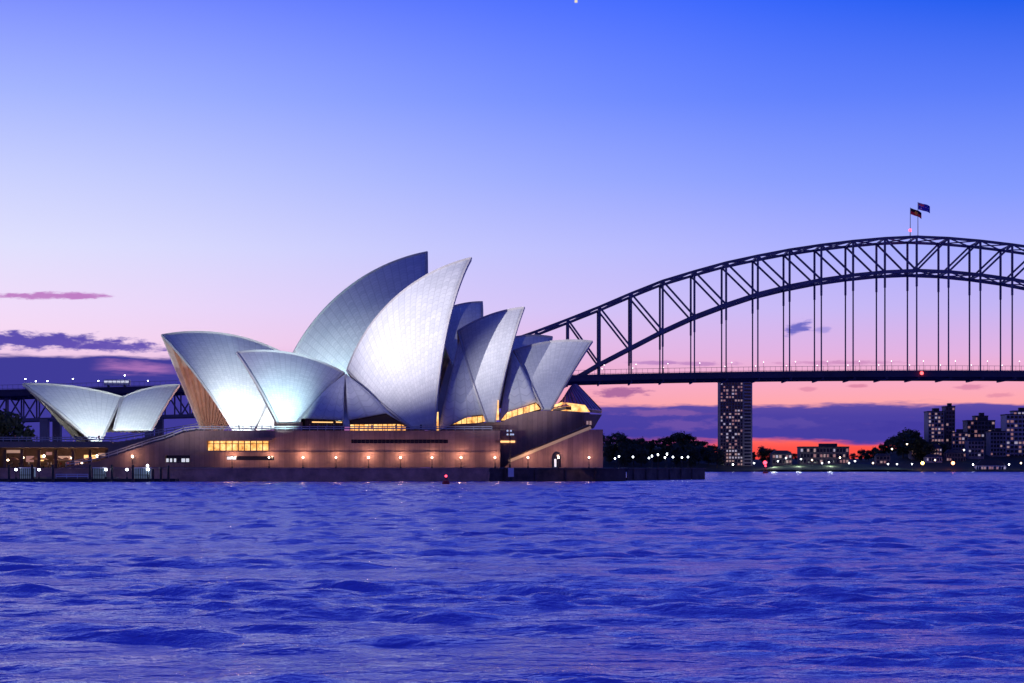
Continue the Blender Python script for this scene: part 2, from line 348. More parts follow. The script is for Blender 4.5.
# ------------------------------------------------------------------ setting: water and land
import numpy as np
def water_mesh():
    ys = [22.0]
    while ys[-1] < 900: ys.append(ys[-1]+(min(.6, max(.13, ys[-1]*.0055)) if ys[-1] < 500 else 1.6))
    ys = np.array([-300, -100, 0, 12] + ys + [940, 1000, 1200, 1600, 2400, 6000]); ny = len(ys)
    u = np.linspace(-.31, .31, 300); u = np.concatenate([[-1], u, [1]]); nx = len(u)
    yy = np.repeat(ys[:, None], nx, 1); xx = u[None, :]*np.clip(yy, 22, 900); xx[:, 0] = -4000; xx[:, -1] = 4000
    dy = np.gradient(ys); zz_ = np.zeros_like(xx); rg = np.random.default_rng(4)
    for q in range(70):
        lam = .7*(4.6/.7)**rg.random(); th = rg.normal(1.45, .55); kx, ky = 2*np.pi/lam*np.cos(th), 2*np.pi/lam*np.sin(th)
        amp = .0040*lam**.85*(.5+rg.random()); wgt = np.clip(lam/(1.7*np.abs(dy))-.7, 0, 1)[:, None]*((ys > 21) & (ys < 905))[:, None]
        ph = kx*xx+ky*yy+rg.random()*6.28; zz_ += amp*wgt*(np.sin(ph)+.28*np.cos(2*ph))
    gust = np.zeros_like(xx)
    for q in range(22):
        lam = 3.5*(45/3.5)**rg.random(); th = rg.normal(1.4, .6); gust += np.sin(2*np.pi/lam*(np.cos(th)*xx+np.sin(th)*yy)+rg.random()*6.28)
    gust = np.clip(.85+.15*gust, .12, 1.9)
    for q in range(9):
        lam = 8*(26/8)**rg.random(); th = rg.normal(1.5, .35); zz_ += .0009*lam*(ys > 21)[:, None]*(ys < 905)[:, None]*np.sin(2*np.pi/lam*(np.cos(th)*xx+np.sin(th)*yy)+rg.random()*6.28)
    zz_ *= gust; zz_[:, 0] = zz_[:, -1] = 0
    me = bpy.data.meshes.new('water'); me.vertices.add(nx*ny); me.vertices.foreach_set('co', np.stack([xx, yy, zz_], -1).astype(np.float32).ravel())
    i = np.arange(ny-1)[:, None]*nx+np.arange(nx-1)[None, :]; f = np.stack([i, i+1, i+nx+1, i+nx], -1).reshape(-1, 4); n = len(f)
    me.loops.add(n*4); me.loops.foreach_set('vertex_index', f.ravel().astype(np.int32)); me.polygons.add(n); me.polygons.foreach_set('loop_start', np.arange(0, n*4, 4, dtype=np.int32))
    me.polygons.foreach_set('loop_total', np.full(n, 4, np.int32)); me.polygons.foreach_set('use_smooth', np.ones(n, bool)); me.update(calc_edges=True); me.validate(); me.materials.append(M['water'])
    o = bpy.data.objects.new('water', me); COL.objects.link(o); return o
o = water_mesh(); o['kind'] = 'structure'; o['label'] = 'rippled violet blue harbour water'

# ------------------------------------------------------------------ opera house
opera = thing('opera_house', 'opera house of white sail shells on a pink granite podium', 'opera house', (0, 520, 3.2))
class Axis:
    def __init__(s, px, Y, deg):
        t = R(deg); s.P = Vector(((px-512)/F*Y, Y, 0)); s.a = Vector((math.cos(t), math.sin(t), 0)); s.n = Vector((math.sin(t), -math.cos(t), 0))  # n points to the viewer
    def hit(s, px, py, l):
        d = Vector(((px-512)/F, 1, (HOR-py)/F)); P = s.P + s.n*l
        t = (P.x*s.n.x + P.y*s.n.y)/(d.x*s.n.x + d.y*s.n.y)
        q = d*t + Vector((0, 0, CAM_Z)); return Vector(((q-s.P).dot(s.a), l, q.z))
    def W(s, q): return s.P + s.a*q[0] + s.n*q[1] + Vector((0, 0, q[2]))
JA = Axis(437, 535, 7); CA = Axis(427, 601, 22); RA = Axis(100, 562, 22)
def circ(p, q, r):
    ax, ay, bx, by, cx, cy = p[0], p[2], q[0], q[2], r[0], r[2]
    d = 2*(ax*(by-cy)+bx*(cy-ay)+cx*(ay-by))
    ux = ((ax*ax+ay*ay)*(by-cy)+(bx*bx+by*by)*(cy-ay)+(cx*cx+cy*cy)*(ay-by))/d
    uy = ((ax*ax+ay*ay)*(cx-bx)+(bx*bx+by*by)*(ax-cx)+(cx*cx+cy*cy)*(bx-ax))/d
    return ux, uy
def slerp(C, a, b, t):
    u, v = a-C, b-C; lu, lv = u.length, v.length; u = u/lu; v = v/lv
    w = math.acos(max(-1, min(1, u.dot(v))))
    d = u if w < 1e-5 else (u*math.sin((1-t)*w) + v*math.sin(t*w))/math.sin(w)
    return C + d*(lu*(1-t)+lv*t)
def shell(ax, P, Mi, B, F0, F1, w, n=26, m=22, label=None, cmin=4.0, twoside=True):
    """spherical roof shell: ridge through P, Mi, B in the hall's middle plane, ribs fanning up from a foot F1..F0"""
    P, Mi, B = (ax.hit(*q, 0) for q in (P, Mi, B)); f0, f1 = ax.hit(*F0, w), ax.hit(*F1, w)
    cs, cz = circ(P, Mi, B); Rr = math.hypot(P[0]-cs, P[2]-cz)
    fm = (f0+f1)/2; d2 = (fm[0]-cs)**2+(fm[2]-cz)**2
    c = (Rr*Rr-d2-w*w)/(2*w)
    print('SHELL', label, 'Rr %.1f c %.1f' % (Rr, c), 'tip z %.1f' % P[2])
    c = max(c, cmin)
    C = Vector((cs, -c, cz)); Rs = math.sqrt(Rr*Rr+c*c)
    tb, tp = math.atan2(B[2]-cz, B[0]-cs), math.atan2(P[2]-cz, P[0]-cs)
    if tp-tb > math.pi: tp -= 2*math.pi
    if tb-tp > math.pi: tb -= 2*math.pi
    mb = MB(); grid = {}; OUT = {}
    for side in ((1, -1) if twoside else (1,)):
        for layer in (0, 1):
            for i in range(n+1):
                t = i/n; th = tb+(tp-tb)*t
                top = Vector((cs+Rr*math.cos(th), 0, cz+Rr*math.sin(th)))
                ft = f1.lerp(f0, t)
                for j in range(m+1):
                    s_ = j/m; q = slerp(C, ft, top, s_)
                    if layer == 0: OUT[(i, j)] = q.copy()
                    if layer == 1:
                        th_ = (.9 + (1.5 if i % 2 else 0))*(.35+.65*min(1, s_*2.5)) if 0 < i < n else .9
                        q = C + (q-C)*(1-th_/(q-C).length)
                        if j == m or q[1] < 0: q[1] = max(q[1], 0.0) if j < m else 0.0
                    q = Vector((q[0], q[1]*side, q[2]))
                    grid[(side, layer, i, j)] = len(mb.v); mb.uv[len(mb.v)] = (i*.8, j/m*Rs*.62)
                    mb.v.append(tuple(ax.W(q)))
        g = lambda l_, i, j: grid[(side, l_, i, j)]
        for l_ in (0, 1):
            for i in range(n):
                for j in range(m):
                    q = [g(l_, i, j), g(l_, i+1, j), g(l_, i+1, j+1), g(l_, i, j+1)]
                    mb.face(q if (l_ == 0) ^ (side < 0) else q[::-1], 0 if l_ == 0 else 1)
        for j in range(m):
            mb.face((g(0, 0, j), g(0, 0, j+1), g(1, 0, j+1), g(1, 0, j)), 2); mb.face((g(0, n, j), g(1, n, j), g(1, n, j+1), g(0, n, j+1)), 2)
        for i in range(n): mb.face((g(0, i, 0), g(1, i, 0), g(1, i+1, 0), g(0, i+1, 0)), 2)
    o = mb.build('roof_shell', [M['tile'], M['concrete'], M['edge']], opera, smooth=True, fix=False)
    for p_ in o.data.polygons:
        if p_.material_index == 1: p_.use_smooth = False
    # sharp boundary edges come from separate rim beams
    rim = MB()
    for side in ((1, -1) if twoside else (1,)):
        for i in (0, n):
            for j in range(m):
                a, b = (ax.W(Vector((OUT[(i, q)][0], OUT[(i, q)][1]*side, OUT[(i, q)][2]))) for q in (j, j+1)); rim.bar(a, b, .5, .5)
    for i in range(n): rim.bar(ax.W(OUT[(i, m)]), ax.W(OUT[(i+1, m)]), .6, .5)
    rim.build('edge_beam', M['edge'], o)
    if label: o['label'] = label
    return o, OUT, ax
def side_shell(apex, bottoms, bulge=2.0, thick=.7, m=14):
    """small infill shell: ribs from an apex down to a bottom edge"""
    mb = MB(); n = len(bottoms)-1; near = Vector((0, -1, .25)).normalized(); sub = []
    for a, b in zip(bottoms, bottoms[1:]):
        for q in range(6): sub.append(a.lerp(b, q/6))
    sub.append(bottoms[-1]); N = len(sub)
    for layer in (0, 1):
        for i, bt in enumerate(sub):
            for j in range(m+1):
                t = j/m; p = apex.lerp(bt, .012+.988*t) + near*(4*bulge*t*(1-t)) - near*(thick*layer)
                mb.uv[len(mb.v)] = (i/3.0, t*(apex-bt).length/2.2); mb.v.append(tuple(p))
    g = lambda l_, i, j: (l_*N+i)*(m+1)+j
    for i in range(N-1):
        for j in range(m):
            mb.face((g(0,i,j), g(0,i,j+1), g(0,i+1,j+1), g(0,i+1,j)), 0); mb.face((g(1,i,j), g(1,i+1,j), g(1,i+1,j+1), g(1,i,j+1)), 1)
        mb.face((g(0,i,m), g(1,i,m), g(1,i+1,m), g(0,i+1,m)), 2)
    for j in range(m):
        mb.face((g(0,0,j), g(1,0,j), g(1,0,j+1), g(0,0,j+1)), 2); mb.face((g(0,N-1,j), g(0,N-1,j+1), g(1,N-1,j+1), g(1,N-1,j)), 2)
    return mb.build('side_shell', [M['tile'], M['concrete'], M['edge']], opera, smooth=True)
J = lambda px, py, l: JA.W(JA.hit(px, py, l))
# near hall
N1 = shell(JA, (471,258), (400,293.5), (347,370), (435,431), (414,429), 19, label='tallest white sail of the near hall, brightly floodlit')
N4 = shell(JA, (237,352.5), (292,353.5), (344,373), (278,422), (297,422), 14, n=22, label='small white shell of the near hall opening to the south')
shell(JA, (524,307.5), (490,315), (458,331), (495,422), (487,422), 15, n=18, label='second sail of the near hall, half in shadow')
shell(JA, (592,341.5), (552,341.5), (514,350.5), (551,409.5), (543,409.5), 12, n=18, label='lowest northern sail of the near hall')
side_shell(J(345,374,2), [J(299,418,12), J(322,419,14), J(344,420,15)])
side_shell(J(346,374,2), [J(348,420,15), J(386,413,15.5), J(409,427,16)])
side_shell(J(461,334,1), [J(438,431,16), J(468,416,14.5), J(485,414,13.5), J(490,421,12)])
side_shell(J(512,350,1), [J(499,421,12), J(508,411,11.5), J(536,402,10.5), J(543,409,9.5)])
rb_ = MB(); rb_.prism([J(344.5,374,3), J(347,374,3), J(349.5,426,16.5), J(343,426,16.5)], (0, 1.2, 0)); rb_.build('side_rib', M['edge'], opera)
# far hall
shell(CA, (427,252), (349,287), (293,354), (424,425), (400,425), 22, label='tallest sail of the far hall, in blue shadow')
shell(CA, (162,335), (225,334), (290,357), (234,431), (252,431), 18, label='southern shell of the far hall with its ribbed mouth')
shell(CA, (482,302), (462,304), (432,316), (476,405), (468,405), 17, n=16, label='dark second sail of the far hall')
shell(CA, (552,337), (529,335.5), (502,340), (535,405), (527,405), 14, n=16, label='dark northern sail of the far hall')
C_ = lambda px, py, l: CA.W(CA.hit(px, py, l))
side_shell(C_(292,356,2), [C_(256,430,16), C_(290,428,17), C_(330,425,18)])
side_shell(C_(294,356,2), [C_(332,425,18), C_(370,420,18), C_(402,425,18)])
# restaurant shells
R1 = shell(RA, (23,384), (80,387.5), (122,397), (93,441), (101,441), 11, n=18, label='low restaurant shell opening to the south')
R2 = shell(RA, (179,385), (150,388), (123,397), (152,430), (114,430), 9, n=18, label='low restaurant shell opening to the north')

# podium
def P(px, py, Y): return at(px, py, Y)
pod = MB()
YP = 511.0
pod.prism([P(x, y, YP) for x, y in ((196,467.3),(207,467.3),(207,450.5),(269,450.5),(269,441.5),(207,441.5),(207,467.3),(500,467.3),(500,430),(196,431))], (0, .01, 0)) if False else None
def wall_with_holes(mb, x0, x1, ytop, ybot, Y, holes, depth):
    """a wall of rectangular pieces round its openings, with recesses that have backs"""
    xs = sorted({x0, x1, *[h[0] for h in holes], *[h[1] for h in holes]})
    for a, b in zip(xs, xs[1:]):
        cuts = sorted((h[2], h[3]) for h in holes if h[0] <= a and h[1] >= b); y = ytop
        for c0, c1 in cuts+[(ybot, ybot)]:
            if c0 > y: mb.prism([P(a, y, Y), P(b, y, Y), P(b, c0, Y), P(a, c0, Y)], (0, depth, 0))
            y = max(y, c1)
HOLES = [(207,269,441,450.5), (165,190,455.5,462.5) , (226,274,456,460.2), (351,448,439.5,443.2), (496,500,440.5,442.5)]
wall_with_holes(pod, 196, 500, 430.5, 467.6, YP, [h for h in HOLES if h[0] > 195], 2.0)
# body behind the wall
pod.prism([P(196,430.6,YP+3), P(500,430.6,YP+3), P(500,467.6,YP+3), P(196,467.6,YP+3)], (0, 120, 0))
pod.build('podium_wall', M['granite'], opera)
sc_ = MB(); sc_.prism([P(196.2,451.6,YP-.35), P(499.8,451.6,YP-.35), P(499.8,452.7,YP-.35), P(196.2,452.7,YP-.35)], (0, .34, 0)); sc_.build('string_course', M['granite'], opera)
def mouth_glass(sh, n, m, inset):
    o, OUT, ax = sh; d = OUT[(0, m)]-OUT[(n, m)]; d = Vector((d[0], 0, 0)).normalized()*inset; g = MB()
    for j in range(m+1):
        for side in (1, -1):
            q = OUT[(n, j)]; g.v.append(tuple(ax.W(Vector((q[0], (q[1]-.9)*side if j < m else .05*side, q[2]-(1.0 if j == m else .4)))+d)))
    for j in range(m): g.face((2*j, 2*j+1, 2*j+3, 2*j+2))
    gw = g.build('glass_wall', M['glassd'], opera); f = MB()
    for t in [i/9 for i in range(1, 9)]:
        a, b = Vector(g.v[0]).lerp(Vector(g.v[1]), t), Vector(g.v[2*m-2]).lerp(Vector(g.v[2*m-1]), t); f.bar(a, b, .2)
    f.bar(g.v[0], g.v[1], .3); f.bar(g.v[2*m-2], g.v[2*m-1], .25); f.build('glass_frame', M['bronze'], gw)
for sh_, n_, m_, i_ in ((R1, 18, 22, 2.2), (R2, 18, 22, 2.0)): mouth_glass(sh_, n_, m_, i_)
ramp = MB()
sl_pts = [(196,467.6),(196,431),(183,432.5),(165,440),(150,444),(126,452),(100,460.5),(66,467.6)]
def seg_wall(mb, pts, ybot, Y, depth, holes=()):
    for (xa, ya), (xb, yb) in zip(pts, pts[1:]): mb.prism([P(xa, ya, Y), P(xb, yb, Y), P(xb, ybot, Y), P(xa, ybot, Y)], (0, depth, 0))
prof = [(66,467.2),(100,460.5),(126,452),(150,444),(165,440),(183,432.8),(196,431)]
seg_wall(ramp, prof[:5], 467.6, YP, 14)
# piece with a recess for the cafe window
seg_wall(ramp, [(165,440),(183,432.8),(190,431.7)], 455.3, YP, 14); wall_with_holes(ramp, 165, 190, 462.7, 467.6, YP, [], 14)
ramp.prism([P(165,455.4,YP+2.5), P(190,455.4,YP+2.5), P(190,462.6,YP+2.5), P(165,462.6,YP+2.5)], (0, 11, 0))
seg_wall(ramp, [(190.05,431.7),(195.95,431)], 467.6, YP, 14)
ramp.build('stair_wall', M['granite'], opera)
# upper monumental stair further back
up = MB()
for i in range(16):
    t = i/16; x0 = 108+(200-108)*t; x1 = 108+(200-108)*(t+1/16); y = 443-(443-428)*t
    up.prism([P(x0, y, 528), P(x1, y, 528), P(x1, 462, 528), P(x0, 462, 528)], (0, 70, 0))
up.build('stair', M['paving'], opera)
# northern end: recessed upper wall, then the flank stair in front of it
nw = MB()
top = [(500,424.5),(505,420),(512,416.8),(525,413),(541,410.6),(560,410.6),(576,411.5),(590,413)]
seg_wall(nw, top, 467.6, 522, 60); nw.build('upper_wall', M['granite'], opera)
bl = MB(); bl.prism([P(x, y, YP+1) for x, y in ((505,467.6),(510,462.5),(590,429.5),(603,429.5),(603,467.6))], (0, 9, 0))
bl.prism([P(x, y, YP+10) for x, y in ((603,429.5),(603,467.6),(590,467.6),(590,429.5))], (-9, 60, 0)); bl.build('end_block', M['granite'], opera)
fs = MB()
for i in range(26):
    t = i/26; x0 = 508+(589-508)*t; x1 = 508+(589-508)*(t+1/26); y = 459.5-(462-427)*(t+1/26)
    fs.prism([P(x0, y, 513.5), P(x1, y, 513.5), P(x1, y+4, 513.5), P(x0, y+4, 513.5)], (0, 7, 0))
fs.build('flank_stair', M['paving'], opera)
hr = MB(); hr.bar(P(509,459.5,512.4), P(591,425.6,512.4), .35, .5)
rl_ = MB(); rl_.bar(P(509,461.2,512.2), P(591,427.4,512.2), .2, .75); rl_.build('added_stair_glow', mat('stair_band_glow', (.5, .4, .25), .6, emit=(1, .62, .32), es=.16), opera)  # added glowing bar along the handrail, stands in for light falling on the stair
for i in range(18):
    t = (i+.5)/18; hr.bar(P(509+82*t, 459.5-33.9*t, 512.4), P(509+82*t, 463.2-33.9*t, 512.4), .12)
hr.build('handrail', M['bronze'], opera)
ar = MB(); ar.prism([P(552+4.5*(1-math.cos(math.pi*i/8)), 457-5.5*math.sin(math.pi*i/8), YP+.8) for i in range(9)] + [P(561,467.5,YP+.8), P(552,467.5,YP+.8)], (0, .15, 0)); ao = ar.build('arched_door', M['glassd'], opera)
ad = MB(); ad.prism([P(554.3,459,YP+.7), P(556.4,459,YP+.7), P(556.4,467,YP+.7), P(554.3,467,YP+.7)], (0, .06, 0)); ad.build('lit_pane', M['pane'], ao)
# windows of the podium
wn = MB(); wn.prism([P(207,441,YP+1.6), P(269,441,YP+1.6), P(269,450.5,YP+1.6), P(207,450.5,YP+1.6)], (0, .2, 0))
def winglow():
    m_ = bpy.data.materials.new('lit_interior'); m_.use_nodes = True; q = NT(m_.node_tree); p = q.n['Principled BSDF']; p.inputs['Base Color'].default_value = (.3, .2, .1, 1)
    g = q.new('ShaderNodeTexCoord'); f = q.noise(g.outputs['Object'], .55, 5, .7)
    q.l.new(q.ramp(f, [(.30, (.16, .05, .012, 1)), (.46, (.85, .36, .08, 1)), (.62, (1.0, .62, .22, 1)), (.75, (1, .85, .6, 1))]), p.inputs['Emission Color']); p.inputs['Emission Strength'].default_value = 1.6
    return m_
M['interior'] = winglow()
wo_ = wn.build('window', M['interior'], opera)
mu = MB()
for i in range(11): x = 207.6+61.2*i/10; mu.prism([P(x-.45,441,YP+1.2), P(x+.45,441,YP+1.2), P(x+.45,450.5,YP+1.2), P(x-.45,450.5,YP+1.2)], (0, .3, 0))
mu.prism([P(207,443.4,YP+1.3), P(269,443.4,YP+1.3), P(269,444,YP+1.3), P(207,444,YP+1.3)], (0, .2, 0)); mu.build('window_frame', M['bronze'], wo_)
cn = MB()
cn.prism([P(205,437.4,YP-1.2), P(275,437.4,YP-1.2), P(271,440.4,YP-1.2), P(205,440.4,YP-1.2)], (0, 1.19, 0)); cn.build('canopy', M['granite'], opera)
cf = MB(); cf.prism([P(165,455.5,YP+2.2), P(190,455.5,YP+2.2), P(190,462.5,YP+2.2), P(165,462.5,YP+2.2)], (0, .2, 0)); cfo = cf.build('window', M['glassd'], opera)
for a, b in ((166,168.5),(170,172),(174,176),(181.5,185),(186,189)):
    cq = MB(); cq.prism([P(a,458.5,YP+1.9), P(b,458.5,YP+1.9), P(b,462,YP+1.9), P(a,462,YP+1.9)], (0, .15, 0)); cq.build('lit_pane', M['pane'], cfo)
sb = MB(); sb.prism([P(226,456,YP+1.8), P(274,456,YP+1.8), P(274,460.2,YP+1.8), P(226,460.2,YP+1.8)], (0, .2, 0)); sbo = sb.build('window', M['glassd'], opera)
sq = MB(); sq.prism([P(227,456.6,YP+1.5), P(236,456.6,YP+1.5), P(236,459.6,YP+1.5), P(227,459.6,YP+1.5)], (0, .15, 0)); sq.build('lit_pane', M['pane'], sbo)
sw = MB(); sw.prism([P(351,439.5,YP+1.8), P(448,439.5,YP+1.8), P(448,443.2,YP+1.8), P(351,443.2,YP+1.8)], (0, .2, 0)); swo = sw.build('slot_window', M['glassd'], opera)
sm_ = MB()
sm_.prism([P(351,441,YP+1.1), P(448,441,YP+1.1), P(448,441.4,YP+1.1), P(351,441.4,YP+1.1)], (0, .35, 0))
for i in range(24): x = 353+94*i/23; sm_.prism([P(x-.3,439.5,YP+1.2), P(x+.3,439.5,YP+1.2), P(x+.3,443.2,YP+1.2), P(x-.3,443.2,YP+1.2)], (0, .3, 0))
sm_.build('window_frame', M['bronze'], swo)
yl = MB(); yl.prism([P(496,440.7,521.8), P(515,440.7,521.8), P(515,442.4,521.8), P(496,442.4,521.8)], (0, .15, 0)) if False else yl.prism([P(500.5,440.7,521.8), P(515,440.7,521.8), P(515,442.6,521.8), P(500.5,442.6,521.8)], (0, .15, 0))
yl.build('slot_window', M['glow'], opera)
# glazed foyers under the side shells
def foyer(poly, Y, mt, nmul, dep=.2):
    g = MB(); g.prism([P(x, y, Y) for x, y in poly], (0, dep, 0)); o = g.build('foyer_glass', mt, opera)
    xs = [p[0] for p in poly]; ym = max(p[1] for p in poly); f = MB()
    def topy(x):
        best = ym
        for (xa, ya), (xb, yb) in zip(poly, poly[1:]+poly[:1]):
            if min(xa, xb) <= x <= max(xa, xb) and abs(xb-xa) > .01: best = min(best, ya+(yb-ya)*(x-xa)/(xb-xa))
        return best
    for i in range(nmul+1):
        x = min(xs)+(max(xs)-min(xs))*i/nmul; t_ = topy(x)
        if ym-t_ > .8: f.prism([P(x-.3, t_, Y-.3), P(x+.3, t_, Y-.3), P(x+.3, ym, Y-.3), P(x-.3, ym, Y-.3)], (0, .25, 0))
    f.prism([P(min(xs), ym-.7, Y-.35), P(max(xs), ym-.7, Y-.35), P(max(xs), ym-.1, Y-.35), P(min(xs), ym-.1, Y-.35)], (0, .35, 0))
    f.build('glass_frame', M['bronze'], o)
foyer([(350,421),(386,414.5),(406,427),(406,432),(350,432)], 522.5, M['interior'], 12)
eave = MB(); eave.prism([P(349,419.8,519), P(386,413,519), P(409,426,519), (P(402,424.5,519)), P(396,424,519), P(350,424.4,519)], (0, 2.2, 0)); eave.build('eave', M['bronze'], opera)
foyer([(301,418),(344,421),(344,431),(301,431)], 523, M['glassd'], 10)
for a, b in ((312,333),(336,342)):
    lf = MB(); lf.prism([P(a,421.5,522.5), P(b,421.8,522.5), P(b,422.8,522.5), P(a,422.6,522.5)], (0, .1, 0)); lf.build('ceiling_light', M['glow'], opera)
foyer([(440,429),(446,423),(468,417.5),(485,415.5),(488,421),(470,424),(442,432)], 524.5, M['interior'], 9)
foyer([(500.5,421),(507,412.5),(536,403.3),(540.5,409),(520,414.5),(504,420.5)], 526.5, M['interior'], 7)
for a, b in ((436.3, 438.2),):
    g = MB(); g.prism([P(436.6,412,517.5), P(438.4,412,517.5), P(438.6,431,517.5), P(435.9,431,517.5)], (0, .2, 0)); g.build('foyer_glass', M['interior'], opera)
g = MB(); g.prism([P(497.6,400,521.4), P(498.6,400,521.4), P(499.0,420,521.4), P(496.4,420,521.4)], (0, .2, 0)); g.build('foyer_glass', M['interior'], opera)
g = MB(); g.prism([P(437,425,523.5), P(506,421.5,523.5), P(506,431,523.5), P(437,431,523.5)], (0, 30, 0)); g.build('plinth', M['granite'], opera); g = MB(); g.prism([P(274,421.8,517), P(301,421.8,517), P(301,431,517), P(274,431,517)], (0, 4, 0)); g.build('plinth', M['granite'], opera)
# northern glass skirt below the last sail
M['skirt'] = mat('violet_glass', (.46, .13, .22), .4, noise=(.25, .35))
g = MB()
tops = [J(574,375,-4), J(575,378,4), J(568,392,9)]; 
fan_t = [J(570+3*i, 398-14*math.sin(math.pi*min(1, (i+1)/5)), 9-4*i) for i in range(6)]
fan_b = [J(553,412,12), J(566,409.5,13), J(579,411,11), J(592,412.5,6), J(601,413.5,-2), J(602,413,-10)]
ft_ = [J(563,399,9), J(566,393,7), J(570,387,4), J(573,384,1), J(577,384,-3), J(580,387,-8)]
for i in range(6): g.v.append(tuple(ft_[i]))
for i in range(6): g.v.append(tuple(fan_b[i] + Vector((0, 0, .9))))
for i in range(5): g.face((i, i+1, 7+i, 6+i))
gs = g.build('glass_skirt', M['skirt'], opera)
fr = MB()
for i in range(5):
    for q in range(3):
        t = q/3; a = ft_[i].lerp(ft_[i+1], t); b = (fan_b[i].lerp(fan_b[i+1], t))+Vector((0, 0, .9)); fr.bar(a, b, .16)
fr.build('glass_frame', M['bronze'], gs)
g = MB()
for i in range(5): g.prism([fan_b[i]*1, fan_b[i+1]*1, fan_b[i+1]+Vector((0, 0, .8)), fan_b[i]+Vector((0, 0, .8))], (0, .8, 0))
g.build('skirt_eave', M['bronze'], opera)
g = MB(); g.prism([P(551,406,527), P(562,402,527), P(585,405,527), P(590,412,527), P(551,412,527)], (0, .3, 0)); g.build('foyer_glass', M['interior'], opera)
g = MB(); g.prism([P(585,414,517), P(602,414.5,517), P(598,421,517), P(594,428,517), P(587,428,517), P(584,421,517)], (0, 12, 0)); g.build('balcony', M['granite'], opera)
g = MB(); 
for x in (586.5, 589.5):
    g = MB(); g.prism([P(x,421,516.8), P(x+2,421,516.8), P(x+2,425,516.8), P(x,425,516.8)], (0, .1, 0)); g.build('lit_pane', M['winw'], opera)
# balustrade along the podium edge
bal = MB()
def balustrade(mb, pts, Y, h=1.0, step=2.0):
    for (xa, ya), (xb, yb) in zip(pts, pts[1:]):
        a, b = P(xa, ya, Y), P(xb, yb, Y); up_ = Vector((0, 0, h)); mb.bar(a+up_, b+up_, .22, .2); mb.bar(a+up_*.5, b+up_*.5, .06, .3); n = max(1, int((b-a).length/step))
        for i in range(n+1): q = a.lerp(b, i/n); mb.bar(q, q+up_, .14)
balustrade(bal, [(196,430.6),(350,430.5),(437,430.5),(492,430.5)], YP+.6)
balustrade(bal, [(p[0], p[1]) for p in prof], YP+.6, 1.2)
balustrade(bal, [(110,442.5),(199,428)], 527.5, 1.2)
bal.build('balustrade', M['edge'], opera)

# ------------------------------------------------------------------ promenade, sea wall, forecourt
pr = MB()
def WX(px, Y): return (px-512)/F*Y
seaw = [(120,498),(490,500),(626,512)]
z1 = 3.3
prom = [(WX(-220,498),498),(WX(490,498),498),(WX(626,520),520),(WX(627,545),545),(WX(705,600),600),(WX(705,640),680),(WX(560,700),720),(WX(-220,700),720)]
i0 = len(pr.v); n = len(prom)
pr.prism([(x, y, z1-.25) for x, y in prom], (0, 0, .25)); o = pr.build('promenade', M['paving']); o['kind'] = 'structure'; o['label'] = 'paved promenade round the opera house'
def quay(name, pts, m_, label, zt=3.045, th=2.0):
    mb = MB()
    for (a, b) in zip(pts, pts[1:]):
        A, B = Vector((a[0], a[1], -1.5)), Vector((b[0], b[1], -1.5)); mb.prism([A, B, B+Vector((0, 0, zt+1.5)), A+Vector((0, 0, zt+1.5))], (0, th, 0))
        mb.bar(A+Vector((0, .3, zt+1.5+.14)), B+Vector((0, .3, zt+1.5+.14)), 1.0, .25)
        L = (B-A).length
        for i in range(int(L/9) if m_ is M['seawall'] else 0):
            q = A.lerp(B, (i+.5)*9/L); mb.box((q.x, q.y-.25, 1.0), (.22, .22, 2.4))
    o = mb.build(name, m_); tag(o, label, 'sea wall', 'sea walls along the water'); return o
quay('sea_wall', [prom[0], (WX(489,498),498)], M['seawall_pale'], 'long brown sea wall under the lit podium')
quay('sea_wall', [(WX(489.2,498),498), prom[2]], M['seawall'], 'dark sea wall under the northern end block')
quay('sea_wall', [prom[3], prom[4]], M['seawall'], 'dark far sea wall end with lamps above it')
# forecourt deck on the left with a lit lower concourse
fc = thing('forecourt_terrace', 'long terrace deck over a lit lower concourse beside the stair', 'terrace', (WX(40,535), 535, 3.3))
g = MB(); g.prism([P(-90,441.5,533), P(112,441.5,533), P(112,447.5,533), P(-90,447.5,533)], (0, 60, 0)); g.build('deck', M['paving'], fc)
g = MB(); balustrade(g, [(-90,441.5),(112,441.5)], 533.5, 1.1); g.build('balustrade', M['edge'], fc)
M['conc_wall'] = mat('concourse_wall', (.16, .10, .08), .8, noise=(.3, .4))
g = MB(); g.prism([P(-90,447.7,548), P(112,447.7,548), P(112,467.5,548), P(-90,467.5,548)], (0, 2, 0)); bw = g.build('back_wall', M['conc_wall'], fc)
for a, b, y0, y1, mm in ((6,20,450,453,'winw'),(58,73,456,460,'winw'),(84,96,455,459,'glow'),(40,44,455,461,'glow'),(46,52,452,455,'wind'),(26,34,456,462,'wind'),(98,110,453,456,'winw'),(74,82,461,465,'wind')):
    g = MB(); g.prism([P(a,y0,547.8), P(b,y0,547.8), P(b,y1,547.8), P(a,y1,547.8)], (0, .1, 0)); g.build('lit_window', M[mm], bw)
for i in range(12):
    g = MB(); x = -80+17*i; g.box((WX(x,536), 536, 5.7), (.35, .35, 2.4)); g.build('column', M['conc_wall'], fc)

